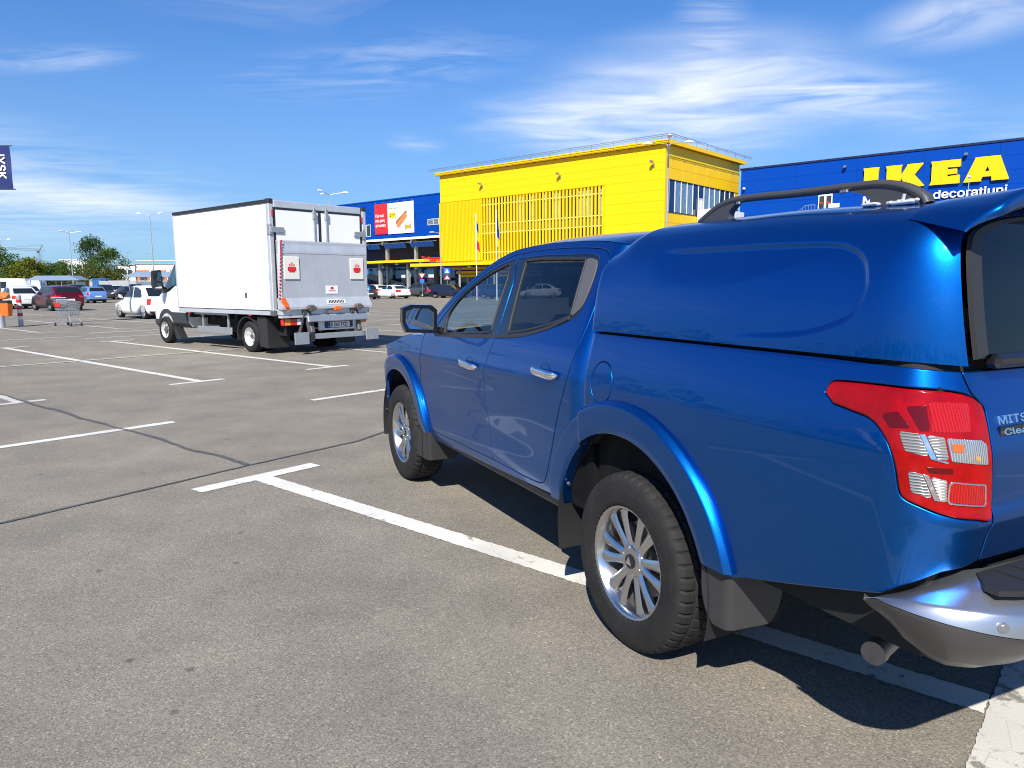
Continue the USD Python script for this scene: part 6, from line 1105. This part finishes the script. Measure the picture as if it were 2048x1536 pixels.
part(t, 'body', hullpts([(x * .8, y * .8, .45) for x in (-.14, .14) for y in (-.12, .12)] + [(x, y, .86) for x in (-.15, .15) for y in (-.13, .13)], .03), m_orange); part(t, 'rim', bx(0, 0, .94, .33, .29, .12, .02), m_black); part(t, 'hood', hullpts([(-.16, -.1, 1.06), (-.16, .12, 1.06), (.10, -.14, 1.10), (.10, .12, 1.10), (-.14, -.08, 1.28), (-.14, .1, 1.28), (.14, 0, 1.24)], .03), m_orange); part(t, 'bracket', join([bx(-.17, 0, .95, .06, .12, .6, .01)]), m_black)
t = thing('bollard', 'grey bollard with red and white stripes near the orange bin', 'bollard', (-18.62, 27.80, 0)); part(t, 'post', cyl((0, 0, 0), (0, 0, 1.14), .085, n=24), m_poleg)
for k in range(6): part(t, 'stripe', cyl((0, 0, .27 + k * .125), (0, 0, .27 + (k + 1) * .125 - .002), .088, n=24), m_redpaint if k % 2 else m_lamphead)
part(t, 'cap', join([T(trimesh.creation.icosphere(2, .085), 0, 0, 1.13)]), m_poleg, True)
# shopping cart
CT = thing('shopping_cart', 'wire shopping cart with a red plate standing alone on the asphalt', 'shopping cart', (-16.95, 28.05, 0), -27)
wires = []
def cw(x, t_): return .27 + .0 * x
b0, b1, t0, t1 = np.array([(-.34, -.20), (-.34, .20), (.40, -.17), (.40, .17)]), None, np.array([(-.46, -.27), (-.46, .27), (.52, -.22), (.52, .22)]), None
zb_ = lambda x: .38 + .05 * (x + .34) / .74; zt_ = lambda x: 1.00 - .10 * (x + .46) / .98
def lerp(a, b, t): return np.array(a) * (1 - t) + np.array(b) * t
cB = [np.array([x, y, zb_(x)]) for x, y in b0]; cT = [np.array([x, y, zt_(x)]) for x, y in t0]
def face(a0, a1, b0_, b1_, n, m):
    for k in range(n + 1): t_ = k / n; wires.append(cyl(lerp(a0, a1, t_), lerp(b0_, b1_, t_), .0055, n=5))
    for k in range(m + 1): t_ = k / m; wires.append(cyl(lerp(a0, b0_, t_), lerp(a1, b1_, t_), .008 if k in (0, m) else .005, n=5))
face(cB[0], cB[2], cT[0], cT[2], 20, 5); face(cB[1], cB[3], cT[1], cT[3], 20, 5); face(cB[0], cB[1], cT[0], cT[1], 9, 5); face(cB[2], cB[3], cT[2], cT[3], 8, 5); face(cB[0], cB[1], cB[2], cB[3], 9, 10)
part(CT, 'basket', join(wires), m_galv, False, kind='stuff')
part(CT, 'handle', cyl((-.52, -.28, 1.06), (-.52, .28, 1.06), .018, n=10), m_lamphead); part(CT, 'handle_bracket', join([cyl((-.52, s * .27, 1.06), (-.44, s * .27, .96), .012, n=8) for s in (-1, 1)]), m_black)
part(CT, 'child_seat', R(bx(0, 0, 0, .02, .40, .20, .005), .25, (0, 1, 0)).apply_translation((-.34, 0, .92)), m_lamphead); part(CT, 'red_plate', R(bx(0, 0, 0, .32, .012, .17, .02), .0, (0, 1, 0)).apply_translation((-.20, -.265, .80)), m_redpaint)
for s in (-1, 1): part(CT, 'frame', tube(curve([(-.36, s * .22, .38), (-.46, s * .24, .14)], 2) + [(-.30, s * .23, .16), (.44, s * .19, .17), (.30, s * .18, .42)], .013, 8), m_galv)
for x, y in ((-.46, -.25), (-.46, .25), (.44, -.2), (.44, .2)): w = part(CT, 'wheel', T(R(cyl((0, -.018, 0), (0, .018, 0), .062, n=16), 0, (0, 1, 0)), x, y, .064), m_black); part(CT, 'wheel_fork', join([bx(x, y - .026, .11, .03, .005, .1), bx(x, y + .026, .11, .03, .005, .1)]), m_galv, False)
# ------------------------------------------------------------------ trees
def leaf_mat(name, c1, c2):
    N = {'tc': ('texture_coordinate', {}), 'n': ('noise_texture', dict(scale=.9, detail=3.0)), 'gi': ('geometry', {}), 'mx': ('math', dict(math_type='multiply_add', value2=.45)), 'r': ('rgb_ramp', dict(ramp=[(.25, c1), (.85, c2)])),
         'd': ('diffuse_bsdf', {}), 't': ('translucent_bsdf', {}), 'm': ('mix_closure', dict(fac=.3))}
    return usdkit.material(stage, LK + name, N, [('tc.object', 'n.vector'), ('gi.random_per_island', 'mx.value1'), ('n.fac', 'mx.value3'), ('mx.value', 'r.fac'), ('r.color', 'd.color'), ('r.color', 't.color'), ('d.BSDF', 'm.closure1'), ('t.BSDF', 'm.closure2')], surface='m.closure')
m_bark = pbr('bark', (.10, .08, .06), .9, var=.3, scale=6)
def tree(label, loc, H, Rr, seed, mat, n=4400, leaf=.34, trunk=.25, group=None, base=.18):
    r = np.random.default_rng(seed); t = thing('leafy_tree', label, 'tree', loc, r.uniform(0, 360), group); limbs = [cyl((0, 0, 0), (0.05 * Rr, 0, H * .45), trunk, trunk * .6, 8)]; cl = []
    nc = 44
    for k in range(nc):
        a, q, z = r.uniform(0, 2 * np.pi), math.sqrt(r.uniform(.02, 1)), r.uniform(base, 1.0); prof = math.sin(math.pi * min(1, (z - base + .12) / (1.16 - base))) ** .7
        c = np.array([Rr * q * prof * math.cos(a), Rr * q * prof * math.sin(a), H * (z * .94)]); cl.append((c, Rr * r.uniform(.24, .44)))
        if k < 9: limbs.append(cyl((0.03 * Rr, 0, H * r.uniform(.2, .42)), c * [.9, .9, .98], trunk * .35, trunk * .1, 5))
    part(t, 'trunk', join(limbs), m_bark, False)
    per = n // nc; P = []
    for c, rad in cl:
        d = r.normal(size=(per, 3)); d /= np.linalg.norm(d, axis=1)[:, None]; rr_ = rad * r.uniform(.35, 1.05, per) ** .6; P.append(c + d * rr_[:, None] * [1, 1, .8])
    P = np.vstack(P); P = P[P[:, 2] > H * .06]; m = len(P); u = r.normal(size=(m, 3)); u /= np.linalg.norm(u, axis=1)[:, None]; w = np.cross(u, r.normal(size=(m, 3))); w /= np.linalg.norm(w, axis=1)[:, None]; s = leaf * r.uniform(.5, 1.2, m)[:, None]
    V = np.stack([P - u * s * .5, P + w * s * .32, P + u * s * .5, P - w * s * .32], 1).reshape(-1, 3); q = np.arange(m) * 4; F = np.vstack([np.c_[q, q + 1, q + 2], np.c_[q, q + 2, q + 3]])
    part(t, 'crown', trimesh.Trimesh(V, F, process=False), mat, False); return t
lg = leaf_mat('leaf_green', (.040, .078, .016), (.13, .20, .038)); ly = leaf_mat('leaf_yellowgreen', (.085, .11, .016), (.27, .27, .035)); ld = leaf_mat('leaf_dark', (.030, .058, .018), (.09, .14, .038)); lo_ = leaf_mat('leaf_olive', (.060, .075, .020), (.16, .17, .045))
tree('large green tree at the left edge behind the white vans', at(4, 118), 7.4, 4.0, 1, lg, n=5200)
tree('broad yellow green tree right of the leftmost tree', at(60, 108), 5.6, 2.9, 2, ly, n=4200)
tree('low dark green tree between the yellow green tree and the cart shelter', at(92, 122), 4.6, 3.0, 3, ld, n=3600)
tree('dark green tree behind the cart shelter ridge', at(112, 150), 6.2, 3.2, 4, ld, n=3600)
tree('light green bushy tree left of the white apartment block', at(134, 140), 5.8, 3.4, 5, lg, n=3600)
tree('tallest tree with a ragged crown in the far background', at(196, 150), 11.4, 4.0, 6, ld, n=5200, trunk=.3, base=.3)
tree('green tree leaning against the right flank of the tallest tree', at(226, 146), 9.0, 3.2, 7, lg, n=4200, base=.2)
tree('olive green low tree below the tallest tree', at(190, 128), 4.6, 3.2, 8, lo_, n=3600, base=.1)
tree('olive green bush between the tallest tree and the white and orange building', at(226, 130), 4.6, 2.6, 9, lo_, n=2600, base=.1)
tree('dark tree tip above the light green bushy tree', at(128, 175), 7.6, 1.9, 10, ld, n=2200)
tree('green tree behind the yellow green tree', at(36, 132), 5.8, 3.4, 11, lg, n=3000)
# wood that continues outside the frame
r = np.random.default_rng(9); P = []
for k in range(190):
    a = math.radians(r.uniform(132, 290)); d = r.uniform(80, 125); c = np.array([d * math.cos(a), d * math.sin(a), r.uniform(1.0, 6.5)]); q = r.normal(size=(70, 3)); P.append(c + q / np.linalg.norm(q, axis=1)[:, None] * r.uniform(1.5, 3.2) * [1, 1, .8])
P = np.vstack(P); P[:, 2] = np.abs(P[:, 2]); m = len(P); u = r.normal(size=(m, 3)); u /= np.linalg.norm(u, axis=1)[:, None]; w = np.cross(u, r.normal(size=(m, 3))); w /= np.linalg.norm(w, axis=1)[:, None]; s = .9
V = np.stack([P - u * s * .5, P + w * s * .4, P + u * s * .5, P - w * s * .4], 1).reshape(-1, 3); q = np.arange(m) * 4
tag(part(None, 'far_wood', trimesh.Trimesh(V, np.vstack([np.c_[q, q + 1, q + 2], np.c_[q, q + 2, q + 3]]), process=False), ld, False), 'far off wood bounding the lot beyond the left edge', 'wood', kind='stuff')
# ------------------------------------------------------------------ far buildings, shelters, fence
m_render = pbr('white_render', (.72, .71, .68), .8, var=.05, scale=.3); m_orangew = pbr('orange_render', (.62, .15, .045), .8, var=.05, scale=.4); m_farwin = pbr('far_window', (.05, .06, .08), .15); m_roofblue = pbr('shelter_roof', (.20, .27, .38), .4, var=.08, scale=1.0); m_shglass = glass_mat('shelter_panel', (.70, .74, .76)); m_fence = pbr('fence_grey', (.33, .35, .36), .6, var=.1, scale=.6)
t = thing('apartment_block', 'white apartment block between the trees', 'building', at(156, 260), 30); part(t, 'wall', join([span(-4.5, 3.6, -4, 4, 0, 10.3), span(1.2, 4.6, -3.9, 3.9, 0, 8.0)]), m_render, False); part(t, 'roof', span(-4.7, 3.8, -4.2, 4.2, 10.3, 10.7), m_render, False)
for z in (3.2, 5.6, 8.0):
    for x in (-3.4, -1.2, 1.1): part(t, 'window', bx(x, -4.02, z + .4, 1.1, .06, 1.2), m_farwin, False)
    part(t, 'loggia', bx(3.0, -4.04, z + .3, 1.4, .1, 1.5), m_farwin, False)
t = thing('low_building', 'white and orange low building beside the truck cab', 'building', at(318, 188), 12); part(t, 'wall', span(-5, 14, 0, 9, 0, 6.9), m_render, False); part(t, 'annex_wall', span(-9.4, -5.01, -.5, 8, 0, 6.6), m_render, False); part(t, 'roof_edge', join([span(-9.6, -4.9, -.7, 8.2, 6.62, 6.85), span(-5.0, 14.2, -.2, 9.2, 6.92, 7.15)]), m_conc, False)
for x in (-3.4, .6, 4.6, 8.6): part(t, 'orange_panel', bx(x, -.06, 3.6, 3.2, .1, 3.6), m_orangew, False)
for x in (-3.4, .6, 4.6, 8.6): part(t, 'window', bx(x + .2, -.13, 3.4, 1.6, .06, 1.6), m_farwin, False)
for x in (-8.6, -7.4, -6.2): part(t, 'window', bx(x, -.54, 4.9, .9, .06, 1.1), m_farwin, False)
part(t, 'window', bx(-7.8, -.54, 1.6, 1.6, .06, 1.2), m_farwin, False); part(t, 'sign_panel', bx(6.2, -.3, 4.9, 1.5, .1, .8), m_yellow, False)
part(t, 'roof_railing', join([tube([(-4.8, 0, 7.7), (14, 0, 7.7)], .03)] + [cyl((x, 0, 7.1), (x, 0, 7.7), .03, n=5) for x in np.arange(-4.8, 14, 1.2)]), m_steel, False)
def shelter(label, loc, rot, L, D, H):
    t = thing('cart_shelter', label, 'shelter', loc, rot, 'cart shelters'); part(t, 'roof', join([side([(-L / 2 - .3, H), (-L / 2 + .6, H + .42), (L / 2 - .5, H + .42), (L / 2 + .3, H), (L / 2 + .3, H - .05), (-L / 2 - .3, H - .05)], -D / 2 - .2, D / 2 + .2)]), m_roofblue, False)
    for x in np.linspace(-L / 2, L / 2, 4):
        for y in (-D / 2, D / 2): part(t, 'post', cyl((x, y, 0), (x, y, H), .04, n=8), m_galv)
    xs_ = np.linspace(-L / 2, L / 2, 4)
    for a, b in zip(xs_, xs_[1:]): part(t, 'wall_panel', span(a + .06, b - .06, D / 2 - .02, D / 2, .3, 1.9), m_shglass, False); part(t, 'rail', span(a, b, -D / 2 - .02, -D / 2 + .02, .9, .96), m_galv, False)
    part(t, 'side_panel', span(L / 2 - .02, L / 2, -D / 2, D / 2, .3, 1.9), m_shglass, False); return t
shelter('blue roofed cart shelter behind the red crossover', at(122, 76), 12, 4.2, 2.6, 2.15); shelter('blue roofed cart shelter beside the truck cab mirror', at(318, 70), 12, 4.2, 2.6, 2.35)
t = thing('container', 'blue metal container above the cars facing us', 'container', at(205, 112), 15); part(t, 'body', span(-.95, .95, -.9, .9, .1, 2.5, .03), pbr('container_blue', (.02, .10, .30), .5), False); part(t, 'lid', span(-1, 1, -.95, .95, 2.5, 2.62, .02), pbr('container_lid', (.03, .14, .38), .5), False)
for x in np.linspace(-.8, .8, 7): part(t, 'rib', span(x - .04, x + .04, -.94, -.9, .15, 2.45), pbr('container_lid', (.03, .14, .38), .5), False)
t = thing('metal_fence', 'grey metal panel fence behind the far cars', 'fence', at(285, 106), 8)
for k in range(9): part(t, 'fence_panel', bx(-5.0 + k * 1.25, 0, 1.15, 1.19, .05, 2.1, .01), m_fence, False); part(t, 'post', bx(-5.62 + k * 1.25, .03, 1.2, .06, .08, 2.4), m_galv, False)
t = thing('low_wall', 'pale low wall below the tallest tree', 'wall', at(232, 124), 6); part(t, 'wall', span(-4, 6, 0, .3, 0, 2.3), pbr('wall_buff', (.40, .37, .30), .8, var=.1, scale=.6), False); part(t, 'coping', span(-4.05, 6.05, -.05, .35, 2.3, 2.4), m_conc, False)
t = thing('tower_crane', 'thin tower crane far beyond the trees at the left', 'crane', at(87, 320), 0); m_crane = pbr('crane_steel', (.12, .13, .15), .6)
part(t, 'mast', join([cyl((sx * .5, sy * .5, 0), (sx * .5 - .5 * sx * 0, sy * .5, 16.6), .06, n=5) for sx in (-1, 1) for sy in (-1, 1)] + [cyl((-.5, -.5, z), (.5, -.5, z + 1), .04, n=4) for z in np.arange(0, 16, 1)]), m_crane, False); part(t, 'jib', join([cyl((2.5, 0, 16.6), (-32, 0, 18.2), .09, n=5), cyl((1, 0, 17.4), (-32, 0, 18.8), .09, n=5), cyl((0, 0, 16.6), (1.6, 0, 19.2), .16, n=5), cyl((1.6, 0, 19.2), (-16, 0, 17.9), .05, n=4), cyl((1.6, 0, 19.2), (2.5, 0, 16.8), .06, n=4)] + [cyl((-x, 0, 16.7 + x * .047), (-x - .7, 0, 17.4 + x * .044), .05, n=4) for x in np.arange(0, 31, 1.4)]), m_crane, False); part(t, 'cab', bx(-.7, 0, 16.2, .7, .7, .8), m_crane, False)
# ------------------------------------------------------------------ road signs and flags
def sign_post(name, label, loc, rot, H, build):
    t = thing(name, label, 'road sign', loc, rot); part(t, 'post', cyl((0, .03, 0), (0, .03, H), .03, n=8), m_galv); build(t); return t
m_signblue = pbr('sign_blue', (.015, .16, .55), .4)
def plate(t, pts, y, mat, nm='sign_plate'): part(t, nm, R(T(extr(Polygon(pts), .012), 0, 0, 0), math.pi / 2, (1, 0, 0)).apply_translation((0, y, 0)), mat, False)
sq = lambda c, w, h=None: [(-w / 2, c - (h or w) / 2), (w / 2, c - (h or w) / 2), (w / 2, c + (h or w) / 2), (-w / 2, c + (h or w) / 2)]
def arrow(c, s): return [(-.07 * s, c - .35 * s), (.07 * s, c - .35 * s), (.07 * s, c + .05 * s), (.22 * s, c + .05 * s), (0, c + .38 * s), (-.22 * s, c + .05 * s), (-.07 * s, c + .05 * s)]
sign_post('direction_sign', 'blue square sign with a white arrow right of the truck', at(734, 74.0), -6, 2.9, lambda t: (plate(t, sq(2.72, .58), -.0, m_signblue), plate(t, arrow(2.72, .62), -.014, m_lamphead, 'arrow')))
def yieldb(t): plate(t, [(-.42, 2.72), (.42, 2.72), (0, 2.02)], 0, m_redpaint); plate(t, [(-.26, 2.63), (.26, 2.63), (0, 2.2)], -.014, m_lamphead, 'sign_face'); plate(t, sq(1.85, .5, .4), 0, m_signblue, 'lower_plate')
sign_post('yield_sign', 'red rimmed yield sign before the entrance', at(846, 84), 0, 2.8, yieldb)
def crossb(t): plate(t, sq(2.95, .62), 0, m_signblue); plate(t, [(-.22, 2.76), (.22, 2.76), (0, 3.18)], -.014, m_lamphead, 'sign_face'); plate(t, [(-.42, 1.95), (.42, 1.95), (0, 2.58)], 0, m_redpaint, 'warning_plate'); plate(t, [(-.24, 2.04), (.24, 2.04), (0, 2.40)], -.014, m_lamphead, 'warning_face')
sign_post('crossing_sign', 'blue crossing sign above a red warning triangle', at(896, 84), 0, 3.25, crossb)
t = thing('guide_post', 'white post with a round blue arrow sign beside the dark hatchback', 'road sign', at(737, 71.5), 0); part(t, 'post', bx(0, 0, .45, .14, .10, .9, .02), m_lamphead); part(t, 'sign_disc', cyl((0, -.05, 1.1), (0, .0, 1.1), .26, n=24), m_signblue); part(t, 'arrow', R(bx(0, 0, 0, .30, .02, .07), .6, (0, 1, 0)).apply_translation((0, -.065, 1.1)), m_lamphead, False)
def flag(label, loc, H, cols, seed):
    t = thing('flag_pole', label, 'flag pole', loc, 0, 'white flag poles before the store'); part(t, 'pole', cyl((0, 0, 0), (0, 0, H), .06, .04, 12), m_lamphead); part(t, 'finial', T(trimesh.creation.icosphere(1, .06), 0, 0, H), m_lamphead, True); n = len(cols); z1, z0 = H - .6, H - 3.1
    for k, c in enumerate(cols):
        a = np.array([[(.06 + .28 * (x) * (.45 + .55 * (H - z - .6) / 2.5), .07 * math.sin(x * 7 + z * 1.3 + seed), z - .35 * x) for z in np.linspace(z0 + (z1 - z0) * (n - 1 - k) / n, z0 + (z1 - z0) * (n - k) / n, 7)] for x in np.linspace(0, 1, 10)]); part(t, 'flag', gridmesh(a), c, True, label='hanging flag')
    return t
flag('white flag pole with a drooping blue and yellow flag', at(995, 66), 7.9, [m_storeblue, m_storeblue, m_letter], 1); flag('white flag pole with a narrow drooping red and blue flag', at(955, 67), 7.7, [m_storeblue, m_letter, m_redpaint], 2)

# cars of the same rows beyond the left edge, mirrored in the pickup's flank
for k, (src, b_, lb) in enumerate(((CARS[6], -5.0, 'dark grey suv beyond the left edge of the photo'), (CARS[10], -7.5, 'black hatchback beyond the left edge of the photo'), (CARS[0], -12.2, 'dark red crossover beyond the left edge of the photo'), (CARS[19], -14.8, 'navy wagon beyond the left edge of the photo'), (CARS[16], -19.8, 'grey suv beyond the left edge of the photo'))):
    w = W(13.8, b_ - .8); copy_of(src, 'parked_car', lb, (w[0], w[1], 0), 139 if k % 2 else 319, GR)
